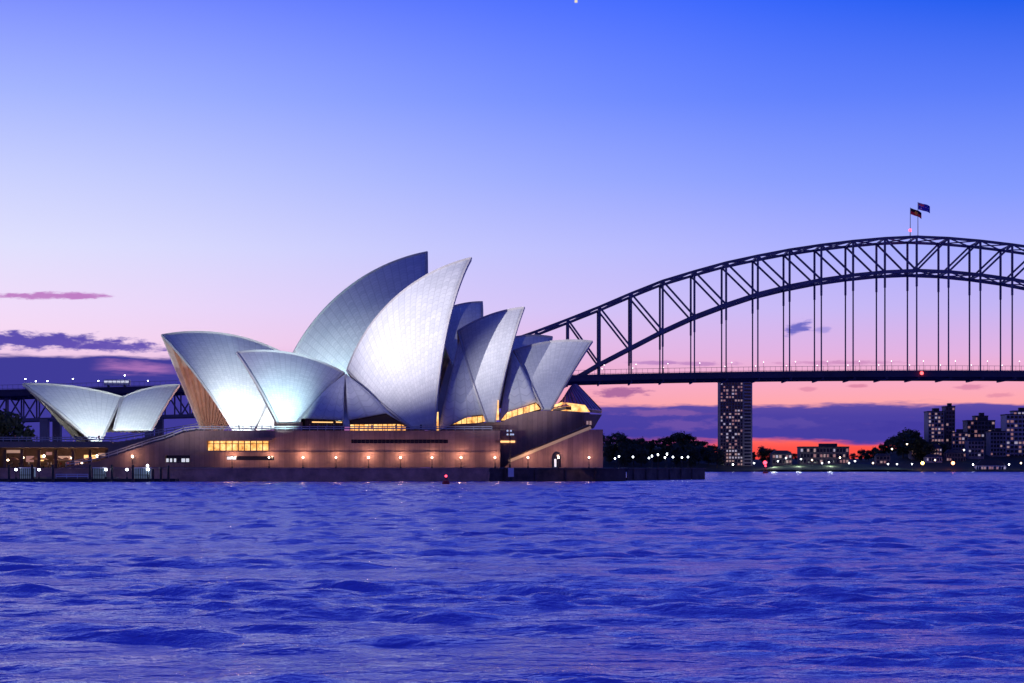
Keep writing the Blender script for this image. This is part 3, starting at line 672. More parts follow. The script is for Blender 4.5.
# ------------------------------------------------------------------ lamps along the podium wall
def make_lamp(name, label, cat, group, h, r, lm, arm=True):
    t = thing(name, label, cat, (0, 0, 0), group)
    MB().lathe((0, 0, 0), [(.001, 0), (.22, 0), (.2, .35), (.09, .5), (.06, h-.2), (.14, h-.1), (.001, h-.1)], 8).build('pole', M['dark'], t)
    MB().ball((0, 0, h+r-.12), r, 10).build('globe', lm, t, smooth=True); return t
lamp0 = make_lamp('globe_lamp', 'x', 'lamp', 'globe lamps along the podium wall', 2.55, .22, M['lampw'])
PODL = [232,269,303,336,368.5,400.5,432,461,495,528,558.5,589]
def ptlight(loc, watt, col, r=.25):
    l = bpy.data.lights.new('lamp_light', 'POINT'); l.energy = watt; l.color = col; l.shadow_soft_size = r
    o = bpy.data.objects.new('lamp_light', l); COL.objects.link(o); o.location = loc
for i, x in enumerate(PODL):
    loc = (WX(x, YP-1.6), YP-1.6, z1); lb = 'warm globe lamp against the podium wall, %s lamp from the left' % nth(i)
    if i == 0: lamp0.location = loc; lamp0['label'] = lb
    else: dup(lamp0, loc, lb)
    ptlight((loc[0], loc[1]-.1, z1+3.1), 430*(.6+.8*random.random()), (1, .55, .38), .3)
blamp = make_lamp('globe_lamp', 'x', 'lamp', 'white lamps on the northern broadwalk', 2.6, .23, M['lampc'])
for i, (x, y, Y) in enumerate(((615,458,590),(619,456,600),(633,456.5,590),(649,457.5,595),(652,455.5,620),(658,454,640),(665,457,600),(667,453.5,660),(673,456.5,600),(682,457,600),(688,456.5,610))):
    loc = (WX(x, Y), Y, z1); s_ = (CAM_Z+(HOR-y)/F*Y-z1)/2.84; lb = 'white globe lamp on the broadwalk, %s from the left' % nth(i)
    if i == 0: blamp.location = loc; blamp['label'] = lb; blamp.scale = (1, 1, s_)
    else: dup(blamp, loc, lb, sc=(1, 1, s_))
# tall cluster lamp standing by the water
t = thing('lamp_standard', 'tall dark lamp standard with a cluster of globes at the sea wall', 'lamp post', (WX(510,500.8), 500.8, z1))
b_ = t.location
MB().lathe((b_.x, b_.y, b_.z), [(.001,0),(.3,0),(.25,.8),(.12,1.2),(.1,8.6),(.001,8.8)], 8).build('pole', M['dark'], t)
for i in range(5):
    a = i*2*math.pi/5; q = Vector((b_.x+.75*math.cos(a), b_.y+.75*math.sin(a), b_.z+8.0+(.9 if i % 2 else 0)))
    MB().bar((b_.x, b_.y, q.z-.3), q, .08).build('arm', M['dark'], t); MB().ball(q+Vector((0, 0, .25)), .26, 8).build('globe', mat('frosted_globe', (.55, .6, .7), .3, emit=(.7, .8, 1), es=.5) if i == 0 else bpy.data.materials['frosted_globe'], t, smooth=True)
t = thing('service_box', 'small pale box on the sea wall face below the tall lamp', 'box', (WX(511,497.5), 497.2, 1.5))
g = MB(); g.box((t.location.x, 497.2, 2.3), (.7, .5, 1.1)); g.build('housing', M['white'], t)
g = MB(); g.box((t.location.x, 497.2, .3), (.25, .3, 1.1)); g.build('bracket', M['dark'], t)

# ------------------------------------------------------------------ jetty with piles
jt = thing('jetty', 'low floating jetty with a glazed shelter and railings', 'jetty', (WX(80,488), 488, 0))
g = MB(); g.box((WX(75,488), 490, .45), (24, 3, .35)); g.build('pontoon', M['dark'], jt)
g = MB(); g.box((WX(70,488), 490, 1.0), (11, 1.2, .2)); g.build('deck', M['paving'], jt)
for i, (x0, x1) in enumerate(((93,105),(134,150),(20,34))):
    g = MB(); X0, X1 = WX(x0,489), WX(x1,489); g.box(((X0+X1)/2, 490, 3.4), ((X1-X0)/2, 1.6, .12)); so_ = g.build('shelter_roof', M['white'], jt)
    g = MB(); g.box(((X0+X1)/2, 490, 2.05), ((X1-X0)/2-.1, 1.3, 1.2)); g.build('glass', mat('shelter_glass', (.3, .42, .5), .1, emit=(.4, .55, .7), es=.10) if i == 0 else bpy.data.materials['shelter_glass'], so_)
    g = MB()
    for q in range(8):
        x_ = X0+(X1-X0)*q/7; g.bar((x_, 488.6, .8), (x_, 488.6, 3.3), .14)
    g.bar((X0, 488.6, 1.7), (X1, 488.6, 1.7), .12); g.build('frame', M['dark'], so_)
g = MB(); balustrade(g, [(56,478.5),(88,478.5)], 487.4, 1.0); g.build('railing', M['white'], jt)
pile0 = thing('mooring_pile', 'x', 'pile', (0, 0, 0), 'mooring piles of the jetty')
MB().lathe((0, 0, 0), [(.001,-2),(.3,-2),(.3,3.9),(.26,4.1),(.001,4.25)], 8).build('shaft', M['dark'], pile0)
MB().lathe((0, 0, .1), [(.31,0),(.36,0),(.36,.5),(.31,.5)], 8).build('fender_band', M['seawall'], pile0)
for i, x in enumerate((9,32,53,90,112,133,153,161,168.5)):
    loc = (WX(x,485.5), 485.5, 0); lb = 'dark mooring pile in the water, %s pile from the left' % nth(i)
    if i == 0: pile0.location = loc; pile0['label'] = lb
    else: dup(pile0, loc, lb, sc=(1, 1, 1 if i < 6 else .75+.1*(i-6)))
jl = make_lamp('jetty_lamp', 'x', 'lamp', 'lamps about the jetty', 2.0, .3, M['lampc'])
for i, (x, y, Y) in enumerate(((16,477,488),(39,474.5,488),(106,476,488),(127,475.5,488),(147.5,465.5,491),(148,476,488))):
    z = CAM_Z+(HOR-y)/F*Y; loc = (WX(x, Y), Y, max(.8, z-2.2) if i != 4 else z-2.2); lb = 'small white lamp on the jetty, %s from the left' % nth(i)
    if i == 0: jl.location = loc; jl['label'] = lb
    else: dup(jl, loc, lb)
cl = make_lamp('concourse_lamp', 'x', 'lamp', 'warm lamps of the lower concourse', 2.4, .3, M['lampw'])
for i, (x, y, Y) in enumerate(((23,457.5,540),(57,459,540),(97,456,540),(44,456,541),(132.5,456.5,509.5),(72,458,541),(82,463,541),(8,460,541))):
    z = CAM_Z+(HOR-y)/F*Y; loc = (WX(x, Y), Y, z1); lb = 'warm lamp in the lower concourse, number %s out from the stair' % nth(i); sc_ = (1, 1, (z-z1)/2.6)
    lb = ['pale pink lamp low at the far left of the concourse', 'amber lamp beside the parasols of the concourse', 'bright lamp at the foot of the stair wall', 'lamp between two concourse columns', 'single globe lamp on the lit stair wall',
          'lamp above the crowded concourse tables', 'low lamp at the end of the concourse near the steps', 'dim lamp at the outer edge of the concourse'][i]
    if i == 0: cl.location = loc; cl['label'] = lb; cl.scale = sc_
    else: dup(cl, loc, lb, sc=sc_)
    if i in (0, 1, 2, 4, 5): ptlight((loc[0], loc[1]-.5, z+.2), 260, (1, .6, .4), .3)

# ------------------------------------------------------------------ floodlight fixtures on the terrace
# ------------------------------------------------------------------ arch bridge
bridge = thing('arch_bridge', 'steel arch bridge with a level deck hung from two trusses', 'bridge', (0, 1160, 0))
BY = 1160.0; PIT = 17.96; PHI = R(1.0); B0 = Vector((WX(916.7, BY), BY, 0)); BA = Vector((math.cos(PHI), -math.sin(PHI), 0)); BN = Vector((math.sin(PHI), math.cos(PHI), 0))
def bp(s, y, z): return B0 + BA*s + BN*y + Vector((0, 0, z))
topy = {0:236.8,1:238.2,2:241,3:244.8,4:249.5,5:255.5,6:262.3,7:271,8:280.5,9:293,10:306.5,11:319,12:331,13:342,14:351}
boty = {0:270.5,1:271.8,2:275,3:279.5,4:285.7,5:293.5,6:304,7:316,8:330.5,9:347,10:363.5,11:382,12:403,13:428,14:452}
zz = lambda y: CAM_Z+(HOR-y)/F*BY
TZ = {i: zz(topy[abs(i)]) for i in range(-14, 15)}; BZ = {i: zz(boty[abs(i)]) for i in range(-14, 15)}
def deckz(s):
    a = abs(s)
    return 57.9-2.6*(a/200)**2 if a < 252 else 53.8-(a-252)*.024
for y0 in (0, 30):
    g = MB()
    for i in range(-14, 14): g.bar(bp(i*PIT, y0, TZ[i]), bp((i+1)*PIT, y0, TZ[i+1]), 1.15, 1.5)
    g.build('top_chord', M['steel'], bridge)
    g = MB()
    for i in range(-14, 14): g.bar(bp(i*PIT, y0, BZ[i]), bp((i+1)*PIT, y0, BZ[i+1]), 1.3, 1.9)
    g.build('bottom_chord', M['steel'], bridge)
    for i in range(-14, 15):
        w = 1.15 if abs(i) < 10 else 1.6
        MB().bar(bp(i*PIT, y0, BZ[i]), bp(i*PIT, y0, TZ[i]), w, w).build('post', M['steel'], bridge)
        if i < 0: MB().bar(bp(i*PIT, y0, TZ[i]), bp((i+1)*PIT, y0, BZ[i+1]), 1.05, 1.05).build('diagonal', M['steel'], bridge)
        if i > 0: MB().bar(bp(i*PIT, y0, TZ[i]), bp((i-1)*PIT, y0, BZ[i-1]), 1.05, 1.05).build('diagonal', M['steel'], bridge)
        dz_ = deckz(i*PIT)
        if BZ[i] > dz_+3:
            g = MB(); g.bar(bp(i*PIT, y0, dz_), bp(i*PIT, y0, BZ[i]), .72, .72)
            g.bar(bp(i*PIT, y0, BZ[i]-9), bp(i*PIT, y0, BZ[i]), 1.1, 1.1); g.build('hanger', M['steel'], bridge)
g = MB()
for zt, w in ((TZ, .8), (BZ, .8)):
    for i in range(-14, 15): g.bar(bp(i*PIT, 0, zt[i]), bp(i*PIT, 30, zt[i]), w, 1.0)
    for i in range(-14, 14): g.bar(bp(i*PIT, 0, zt[i]), bp((i+1)*PIT, 30, zt[i+1]), w*.8); g.bar(bp(i*PIT, 30, zt[i]), bp((i+1)*PIT, 0, zt[i+1]), w*.8)
g.build('lateral_bracing', M['steel'], bridge)
ss = [PIT*q/2 for q in range(-100, 60)]
g = MB()
for a, b in zip(ss, ss[1:]):
    for yc, w, h, dz_ in ((15, 49, 1.0, 0.0), (-9, .6, 3.6, -1.3), (39, .6, 3.6, -1.3), (0, 1, 3.6, -2.0), (30, 1, 3.6, -2.0), (15, .8, 3, -2)): g.bar(bp(a, yc, deckz(a)-.5+dz_), bp(b, yc, deckz(b)-.5+dz_), w, h)
for i, a in enumerate(ss):
    if i % 2 == 0: g.bar(bp(a, -9, deckz(a)-3.6), bp(a, 39, deckz(a)-3.6), .8, 2.4)
g.build('deck', M['deckm'], bridge)
g = MB()
for yc in (-9, 39):
    for a, b in zip(ss, ss[1:]):
        g.bar(bp(a, yc, deckz(a)+2.6), bp(b, yc, deckz(b)+2.6), .18)
        for q in range(3): c = a+(b-a)*q/3; g.bar(bp(c, yc, deckz(c)), bp(c, yc, deckz(c)+2.7), .13)
g.build('railing', M['steel'], bridge)
g = MB()   # approach trusses under the deck on the left
ap = [-256-9*q for q in range(56)]
for y0 in (0, 30):
    g = MB()
    for qi, (a, b) in enumerate(zip(ap, ap[1:])):
        za, zb = deckz(a)-2.5, deckz(b)-2.5; D = 14.5
        g.bar(bp(a, y0, za), bp(b, y0, zb), 1.2, 2.2); g.bar(bp(a, y0, za-D), bp(b, y0, zb-D), 1.2, 1.6); g.bar(bp(a, y0, za), bp(a, y0, za-D), .8)
        if qi % 2: g.bar(bp(a, y0, za), bp(b, y0, zb-D), .8)
        else: g.bar(bp(a, y0, za-D), bp(b, y0, zb), .8)
    g.build('approach_truss', M['steel'], bridge)
for q in range(1, 8):
    a = -256-60*q; g = MB(); 
    for y0 in (0, 30):
        g = MB(); g.box(tuple(bp(a, y0, (deckz(a)-17)/2)), (2.2, 2.8, (deckz(a)-17)/2)); g.build('pier', M['pier'], bridge)
for s_ in (-266, 266):
    for y0 in (-11, 41):
        c = bp(s_, y0, 0); g = MB()
        g.box((c.x, c.y, 25), (8, 6, 25)); g.box((c.x, c.y, 66), (6.2, 4.6, 16)); g.box((c.x, c.y, 84.5), (6.8, 5.2, 2.4)); g.box((c.x, c.y, 87.6), (5, 3.6, .8)); g.build('pylon', M['pier'], bridge)
# lamps on the bridge deck
bl0 = make_lamp('deck_lamp', 'x', 'lamp', 'lamps along the bridge deck', 5.2, .26, mat('deck_lamp_globe', (.9, .9, .9), .4, emit=(1, .85, .85), es=3.5))
ii = 0
for i in range(-11, 5):
    for y0, wd in ((-7, 'near'), (37, 'far')):
        loc = bp(i*PIT+2.5, y0, deckz(i*PIT)); lb = 'small white lamp on the %s edge of the bridge deck, %s hanger from the left' % (wd, nth(i+11))
        if ii == 0: bl0.location = loc; bl0['label'] = lb
        else: dup(bl0, loc, lb)
        ii += 1
hl = make_lamp('approach_lamp', 'x', 'lamp', 'tall lamps on the bridge approach', 6.2, .36, M['lampc'])
for i, x in enumerate((22, 31, 34, 78, 86.5, 129.5, 137.5)):
    s_ = (WX(x, 1175)-B0.x); y0 = -7 if i % 2 else 37; loc = bp(s_, y0, deckz(s_)); lb = 'tall white lamp on the bridge approach, %s from the left' % nth(i)
    if i == 0: hl.location = loc; hl['label'] = lb
    else: dup(hl, loc, lb, sc=(1, 1, .8+.1*(i % 3)))
s_ = WX(120, 1172)-B0.x; bz = deckz(s_); c = bp(s_, -4, bz)
t = thing('bus', 'long pale bus crossing the bridge approach', 'bus', c)
M['busw'] = mat('pale_bus_paint', (.62, .6, .66), .4)
g = MB(); g.box((c.x, c.y, bz+2.5), (7.5, 1.3, 1.6)); g.box((c.x, c.y, bz+4.2), (7.2, 1.1, .15)); g.build('body', M['busw'], t)
for q in range(6): g = MB(); g.box((c.x-6.2+q*2.4, c.y-1.33, bz+3.0), (1.0, .04, .6)); g.build('window', M['pane'], t)
for q in (-5, 4.4): g = MB(); g.tube((c.x+q, c.y-1.3, bz+.6), (c.x+q, c.y+1.3, bz+.6), .6, n=10); g.build('wheel', M['dark'], t)
# beacons
def beacon(name, label, base, h, r, m_):
    t = thing(name, label, 'beacon', base); b_ = Vector(base)
    MB().tube(b_, b_+Vector((0, 0, h)), .3, .2).build('mast', M['dark'], t); MB().ball(b_+Vector((0, 0, h+r)), r, 10).build('lamp', m_, t, smooth=True)
beacon('red_beacon', 'red warning beacon on top of the bridge arch', bp(-3.0, 4, TZ[0]), 3.3, .85, M['lampr'])
beacon('red_beacon', 'red navigation beacon on the middle of the bridge deck', bp(1.0, -10.2, deckz(0)-3.2), .6, 1.0, M['lampr2'])
ptlight(bp(-3, 2, TZ[0]+6), 1500, (1, .1, .2), 1)
# flags on the arch
def flagpole(label, px, topY, y0, parts):
    s_ = WX(px, BY+y0)-B0.x; base = bp(s_, y0, TZ[0]+.5); zt = CAM_Z+(HOR-topY)/F*(BY+y0)
    t = thing('flagpole', label, 'flagpole', base, 'flags on the bridge arch')
    MB().tube(base, (base.x, base.y, zt), .22, .14).build('pole', M['dark'], t)
    return t, Vector((base.x, base.y, zt))
def flag_mesh(p, Wd, H, nx, drop, mats, pick):
    mb = MB(); NX, NY = nx, 16
    def pt(i, j, lay):
        u, v = i/NX, j/NY
        return (p.x+.2+u*Wd, p.y+.7*math.sin(u*7+.5)*u+lay*.06, p.z-.3-v*H-drop*u**1.3-.25*math.sin(u*6)*u)
    for lay in (0, 1):
        for i in range(NX+1):
            for j in range(NY+1): mb.v.append(pt(i, j, lay))
    g_ = lambda l_, i, j: l_*(NX+1)*(NY+1)+i*(NY+1)+j
    for i in range(NX):
        for j in range(NY):
            k_ = pick((i+.5)/NX, (j+.5)/NY); mb.face((g_(0,i,j), g_(0,i,j+1), g_(0,i+1,j+1), g_(0,i+1,j)), k_); mb.face((g_(1,i,j), g_(1,i+1,j), g_(1,i+1,j+1), g_(1,i,j+1)), k_)
    return mb, mats
M['fblue'] = mat('flag_blue', (.02, .04, .5), .8); M['fred'] = mat('flag_red', (.75, .06, .06), .8); M['fwhite'] = mat('flag_white', (.75, .75, .75), .8); M['fblack'] = mat('flag_black', (.012, .012, .012), .8); M['fyel'] = mat('flag_yellow', (.85, .6, .04), .8)
def pick_ens(u, v):
    if u < .5 and v < .5:
        a, b = u/.5, v/.5
        if abs(a-.5) < .06 or abs(b-.5) < .1: return 1
        if abs(a-.5) < .11 or abs(b-.5) < .18: return 2
        if abs(abs(a-.5)-abs(b-.5)) < .09: return 1 if abs(abs(a-.5)-abs(b-.5)) < .045 else 2
        return 0
    for cx, cy, r in ((.25,.76,.075),(.75,.2,.045),(.63,.45,.045),(.86,.42,.045),(.75,.82,.045),(.8,.55,.025)):
        if (u-cx)**2*4+(v-cy)**2 < (r*1.6)**2: return 2
    return 0
t, p = flagpole('blue flag with a red and white crossed corner, above the arch', 917.6, 202, 10, None)
mb, ms = flag_mesh(p, 6.8, 4.0, 36, 2.2, None, pick_ens); mb.build('flag', [M['fblue'], M['fred'], M['fwhite']], t, fix=False)
t, p = flagpole('black and red flag with a yellow disc, lower on the arch', 909.6, 207.5, 22, None)
mb, ms = flag_mesh(p, 6.4, 3.6, 36, 2.8, None, lambda u, v: 2 if (u-.5)**2*3.2+(v-.5)**2 < .075 else (0 if v < .5 else 1)); mb.build('flag', [M['fblack'], M['fred'], M['fyel']], t, fix=False)

# ------------------------------------------------------------------ far shore
M['earth'] = mat('dark_ground', (.035, .04, .028), .95, noise=(.02, .4))
M['lawn'] = mat('mown_grass', (.06, .10, .035), .95, noise=(.05, .3))
def hill(prof, Y0, Y1, name, label, m_):
    g = MB(); n = len(prof)
    rows = 6
    for r_ in range(rows+1):
        f = r_/rows; Y = Y0+(Y1-Y0)*f; h = math.sin(f*math.pi/2)**.8
        for x, y in prof: 
            p = at(x, y, Y); g.v.append((p.x, p.y, .8+(max(.8, p.z)-.8)*h))
    base = len(g.v)
    for x, y in prof: p = at(x, 467, Y0-2); g.v.append((p.x, p.y, -1.5))
    for r_ in range(rows):
        for i in range(n-1): a = r_*n+i; g.face((a, a+1, a+n+1, a+n))
    for i in range(n-1): g.face((base+i, base+i+1, i+1, i))
    o = g.build(name, m_, smooth=False); o['kind'] = 'structure'; o['label'] = label; return o
hprof = [(430,462),(480,452),(540,446),(600,443),(650,444),(690,447),(720,455),(750,459),(770,460),(800,458),(850,459),(870,458),(890,450),(905,446),(930,444),(960,443),(1000,444),(1060,444),(1200,446)]
hill(hprof, 1560, 1780, 'hill', 'dark wooded far shore', M['earth'])
hill([(-500,452),(-100,447),(20,446),(100,447),(220,450),(420,455)], 900, 1080, 'hill', 'dark shore behind the terrace', M['earth'])
lw = MB(); lw.v = [tuple(at(x, y, Y)+Vector((0, 0, .6))) for x, y, Y in ((752,470.6,1556),(920,470.6,1556),(860,464.5,1590),(790,465.5,1590))]; lw.face((0, 1, 2, 3)); o = lw.build('lawn', M['lawn']); o['kind'] = 'structure'; o['label'] = 'lit strip of lawn by the far water'

# trees
M['leaf'] = mat('dark_leaves', (.045, .06, .03), .8, noise=(.25, .5)); M['bark'] = mat('bark', (.06, .045, .035), .9, noise=(1, .3))
def make_tree(name, label, seed, H, spread, nclump, nleaf):
    rnd = random.Random(seed); t = thing(name, label, 'tree', (0, 0, 0), 'trees on the far shore')
    tr = MB(); tr.tube((0, 0, -2), (0, 0, H*.5), H*.03, H*.018, 7); cl = []
    for i in range(nclump):
        a = rnd.uniform(0, 6.28); rr = spread*rnd.uniform(.15, 1)**.7; z = H*rnd.uniform(.2, .93); rr *= 1-.6*abs(z/H-.5)/.45
        c = Vector((rr*math.cos(a), rr*math.sin(a), z)); cl.append((c, H*rnd.uniform(.09, .17))); tr.tube((0, 0, H*rnd.uniform(.25, .48)), c, H*.009, H*.004, 5)
    tr.build('trunk', M['bark'], t); cr = MB()
    for c, r_ in cl:
        for q in range(nleaf):
            d = Vector((rnd.gauss(0, 1), rnd.gauss(0, 1), rnd.gauss(0, .75))); d = d.normalized()*r_*rnd.uniform(.5, 1.25)
            p = c+d; u = Vector((rnd.gauss(0, 1), rnd.gauss(0, 1), rnd.gauss(0, 1))).normalized(); v = u.orthogonal().normalized(); s_ = H*rnd.uniform(.022, .05)
            i0 = len(cr.v)
            for a, b in ((-1, -.6), (1, -.5), (.8, .7), (-.7, .6)): cr.v.append(tuple(p+u*(a*s_)+v*(b*s_)))
            cr.face((i0, i0+1, i0+2, i0+3))
    cr.build('crown', M['leaf'], t, fix=False); return t
protos = [make_tree('broad_tree', 'x', 1, 14, 7.5, 26, 60), make_tree('round_tree', 'x', 2, 12, 5, 20, 60), make_tree('tall_tree', 'x', 3, 17, 5.5, 26, 60)]
used = [False]*3; tn = [0]*3
def terr(px):
    for (xa, ya), (xb, yb) in zip(hprof, hprof[1:]):
        if xa <= px <= xb: return ya+(yb-ya)*(px-xa)/(xb-xa)
    return 446
def put_tree(kind, px, topyy, Y, where):
    ybase = None
    f = (Y-1560)/220; base = at(px, terr(px), Y).z; h = .8+(max(.8, base)-.8)*max(0, math.sin(max(0, min(1, f))*math.pi/2))**.8
    zt = CAM_Z+(HOR-topyy)/F*Y; H0 = (14, 12, 17)[kind]; sc_ = max(5, zt-h)/H0
    loc = (WX(px, Y), Y, h-.3); nm = ('broad dark tree', 'small round dark tree', 'tall dark tree')[kind]
    lb = '%s %s, %s of its kind from the left' % (nm, where, nth(tn[kind])); tn[kind] += 1
    w_ = sc_*random.uniform(.85, 1.2)
    if not used[kind]:
        used[kind] = True; o = protos[kind]; o.location = loc; o['label'] = lb; o.scale = (w_, w_, sc_); o.rotation_euler = (0, 0, random.uniform(0, 6.28))
    else: dup(protos[kind], loc, lb, rz=random.uniform(0, 6.28), sc=(w_, w_, sc_))
spec = []
x = 596
while x < 722: spec.append((x, 436.5+3*math.sin(x*.09)+random.uniform(-2, 2.5)+max(0, (x-690)*.18), random.uniform(1640, 1730))); x += random.uniform(4.5, 8)
x = 600
while x < 722: spec.append((x, 446+random.uniform(-3, 3), random.uniform(1575, 1610))); x += random.uniform(6, 10)
x = 753
while x < 880: spec.append((x, 452-5*math.exp(-((x-764)/9)**2)-3*math.exp(-((x-872)/14)**2)+random.uniform(-2, 1.5), random.uniform(1640, 1720))); x += random.uniform(6, 10)
for x, y in ((866,452),(874,447),(882,444),(890,439),(897,434),(903,430),(909,429),(914,432),(920,437),(926,440),(934,441),(943,443),(961,438),(985,446),(992,441),(997,447),(1002,449),(1010,455),(1018,452),(1030,447),(980,452),(950,452),(958,455),(972,456),(1000,440),(885,455),(898,452),(912,452)): spec.append((x, y, random.uniform(1600, 1700)))
spec.sort()
for i, (x, y, Y) in enumerate(spec): put_tree(random.choice((0, 0, 1, 2)), x, y, Y, 'on the far wooded shore')
for i, (x, y, Y, kd) in enumerate(((2,412,640,0),(12,420,650,1),(-14,408,650,0))):
    o = dup(protos[kd], (WX(x,Y), Y, 3.2), ['broad dark tree behind the terrace at the far left edge', 'small round tree standing behind the terrace balustrade', 'large dark tree just beyond the left edge'][i], rz=i*2.0, sc=(CAM_Z+(HOR-y)/F*Y-3.2)/(14, 12, 17)[kd])
    o['group'] = 'trees behind the terrace'

# buildings
M['bdark'] = mat('dark_brick', (.17, .13, .15), .85, noise=(.1, .25)); M['bgrey'] = mat('grey_render', (.28, .24, .28), .85, noise=(.1, .2)); M['bpale'] = mat('pale_render', (.42, .36, .42), .85, noise=(.1, .2)); M['roofm'] = mat('roof_sheet', (.05, .04, .05), .8, noise=(.1, .3))
def block(name, label, x0, x1, y0, y1, Y, depth, floors, cols, lit, m_, seed, cat='building', group=None, flat=True, side=None, roofx=None):
    """a building: wall with recessed floor bands, a roof, and each lit window as a part"""
    rnd = random.Random(seed); a, b = at(x0, y1, Y), at(x1, y0, Y); X0, X1, Z0, Z1 = a.x, b.x, min(a.z, 2), b.z; cx = (X0+X1)/2
    t = thing(name, label, cat, (cx, Y+depth/2, Z0), group); zb = a.z
    MB().box((cx, Y+depth/2, (Z0+Z1)/2), ((X1-X0)/2, depth/2, (Z1-Z0)/2)).build('wall', m_, t)
    g = MB()
    if flat:
        g.box((cx, Y+depth/2, Z1+.4), ((X1-X0)/2+.3, depth/2+.3, .4))
        g.box((cx+(X1-X0)*.1, Y+depth/2, Z1+1.8), ((X1-X0)*.18, depth*.2, 1.4))
    else:
        h = (X1-X0)*.18; g.prism([(X0-.5, Y-.5, Z1), (X1+.5, Y-.5, Z1), (X1-(X1-X0)*.2, Y-.5+depth*.3, Z1+h), (X0+(X1-X0)*.2, Y-.5+depth*.3, Z1+h)], (0, depth*.7, 0))
    rf = g.build('roof', M['roofm'], t)
    fh = (Z1-zb)/floors; fw = (X1-X0)/cols; g = MB()
    for f in range(floors): g.box((cx, Y-.08, zb+(f+.5)*fh), ((X1-X0)/2-.4, .1, fh*.30))
    g.build('window_band', M['glassd'], t)
    g = MB()
    for c in range(cols+1): g.box((min(max(X0+c*fw, X0+.3), X1-.3), Y-.3, (zb+Z1)/2), (.28, .3, (Z1-zb)/2-.02))
    g.build('pier', m_, t)
    for f in range(floors):
        for c in range(cols):
            if rnd.random() < lit:
                mm = rnd.choice(('winw', 'winw', 'winc', 'wind', 'wind')); w = fw*rnd.uniform(.26, .40)
                MB().box((X0+(c+.5)*fw, Y-.24, zb+(f+.5)*fh), (w, .06, fh*rnd.uniform(.24, .30))).build('window', M[mm], t)
    return t
tower = block('apartment_tower', 'tall slab apartment tower seen below the bridge deck', 720, 743, 382, 466, 1600, 18, 25, 8, .42, M['bdark'], 5, 'tower')
tp_ = tower.location
a, b = at(743, 466, 1600), at(752.5, 382, 1600)
MB().box(((a.x+b.x)/2+.02, 1610.5, (a.z+b.z)/2), ((b.x-a.x)/2-.02, 9.5, (b.z-a.z)/2)).build('side_wing', M['bgrey'], tower)
g = MB()
for f in range(25): z = a.z+(b.z-a.z)*(f+.5)/25; g.box(((a.x+b.x)/2, 1600.9, z), ((b.x-a.x)/2-1.2, .1, .7))
g.build('window_band', M['glassd'], tower)
block('apartment_block', 'mid rise block with rows of lit balconies left of a dark slab', 928, 944, 412, 446, 1640, 16, 9, 5, .5, M['bgrey'], 11)
block('apartment_block', 'narrow dark slab block, highest on the right hill', 945.5, 955, 407, 446, 1645, 14, 10, 3, .16, M['bdark'], 12)
block('apartment_block', 'wide stepped block behind a round tree', 967, 995, 421, 446, 1680, 16, 6, 8, .32, M['bdark'], 13)
block('apartment_block', 'small upper storey block on top of the stepped building', 975, 988, 416.5, 421, 1686, 10, 1, 4, .5, M['bdark'], 14)
block('apartment_block', 'pale tower block with bright top floor at the right edge', 1006, 1034, 415, 462, 1630, 18, 11, 7, .42, M['bpale'], 15)
block('apartment_block', 'top storey of the pale tower at the right edge', 1013, 1030, 411.5, 415, 1634, 10, 1, 4, .9, M['bpale'], 16)
block('apartment_block', 'grey mid block beside the narrow dark slab', 952, 968, 433, 452, 1640, 14, 5, 5, .35, M['bgrey'], 17)
block('apartment_block', 'pale block between the hill trees and right tower', 990, 1006, 432, 456, 1625, 14, 6, 5, .25, M['bgrey'], 18)
block('low_building', 'long low building with a dark roof beyond the lawn', 800, 849, 447.5, 464, 1615, 16, 3, 15, .34, M['bdark'], 19)
block('low_building', 'short lit house at the left end of the lawn', 772, 792, 454, 464, 1612, 12, 2, 6, .35, M['bdark'], 20, flat=False)
block('low_building', 'row of terrace houses with lit fronts below the hill', 911, 942, 448, 456, 1612, 12, 2, 11, .5, M['bgrey'], 21, flat=False)
block('low_building', 'wide pale waterfront house with warm lit porch', 926, 942, 457, 467, 1592, 10, 2, 6, .6, M['bpale'], 22, flat=False)
block('low_building', 'dark waterfront house beside the tall right trees', 946, 966, 453, 466, 1598, 10, 3, 7, .3, M['bdark'], 23, flat=False)
block('low_building', 'white boatshed at the waterline on the right', 976, 1006, 465.5, 470.5, 1566, 8, 1, 12, .7, M['white'], 24, flat=False)
block('low_building', 'grey house high among trees right of the boatshed', 968, 984, 441, 457, 1610, 10, 4, 5, .35, M['bgrey'], 25, flat=False)
block('low_building', 'small house half hidden in the hill trees', 876, 890, 456, 464, 1596, 8, 2, 4, .35, M['bdark'], 26, flat=False)

# lamps along the far shore
fl = make_lamp('shore_lamp', 'x', 'lamp', 'street lamps on the far shore', 4.5, .55, M['lampc'])
FL = [(619,446,1),(722,453.5,1),(733,466,0),(754,463,0),(778,461,0),(786,458,0),(801,459,0),(812,460,1),(822,463,0),(829,462,0),(840,457.5,1),(849,463,0),(855,461,0),(873,463,1),(888,464,0),(897,464,0),(912,464,0),(922.5,464,2),(953,464,3),(973,465,0),(1009,466,0),(1021,463,1),(935,460,1),(964,450,0),(907,444,1),(892,449,1)]
kinds = {0: fl, 1: None, 2: None, 3: None}
kinds[1] = make_lamp('shore_lamp', 'x', 'lamp', 'street lamps on the far shore', 4.5, .55, M['lampw']); kinds[2] = make_lamp('shore_lamp', 'x', 'lamp', 'street lamps on the far shore', 4.5, 1.3, M['lampo']); kinds[3] = make_lamp('shore_lamp', 'x', 'lamp', 'street lamps on the far shore', 4.5, 1.3, mat('lamp_globe_orange', (.9, .4, .2), .4, emit=(1, .28, .10), es=12))
cnt = {0: 0, 1: 0, 2: 0, 3: 0}
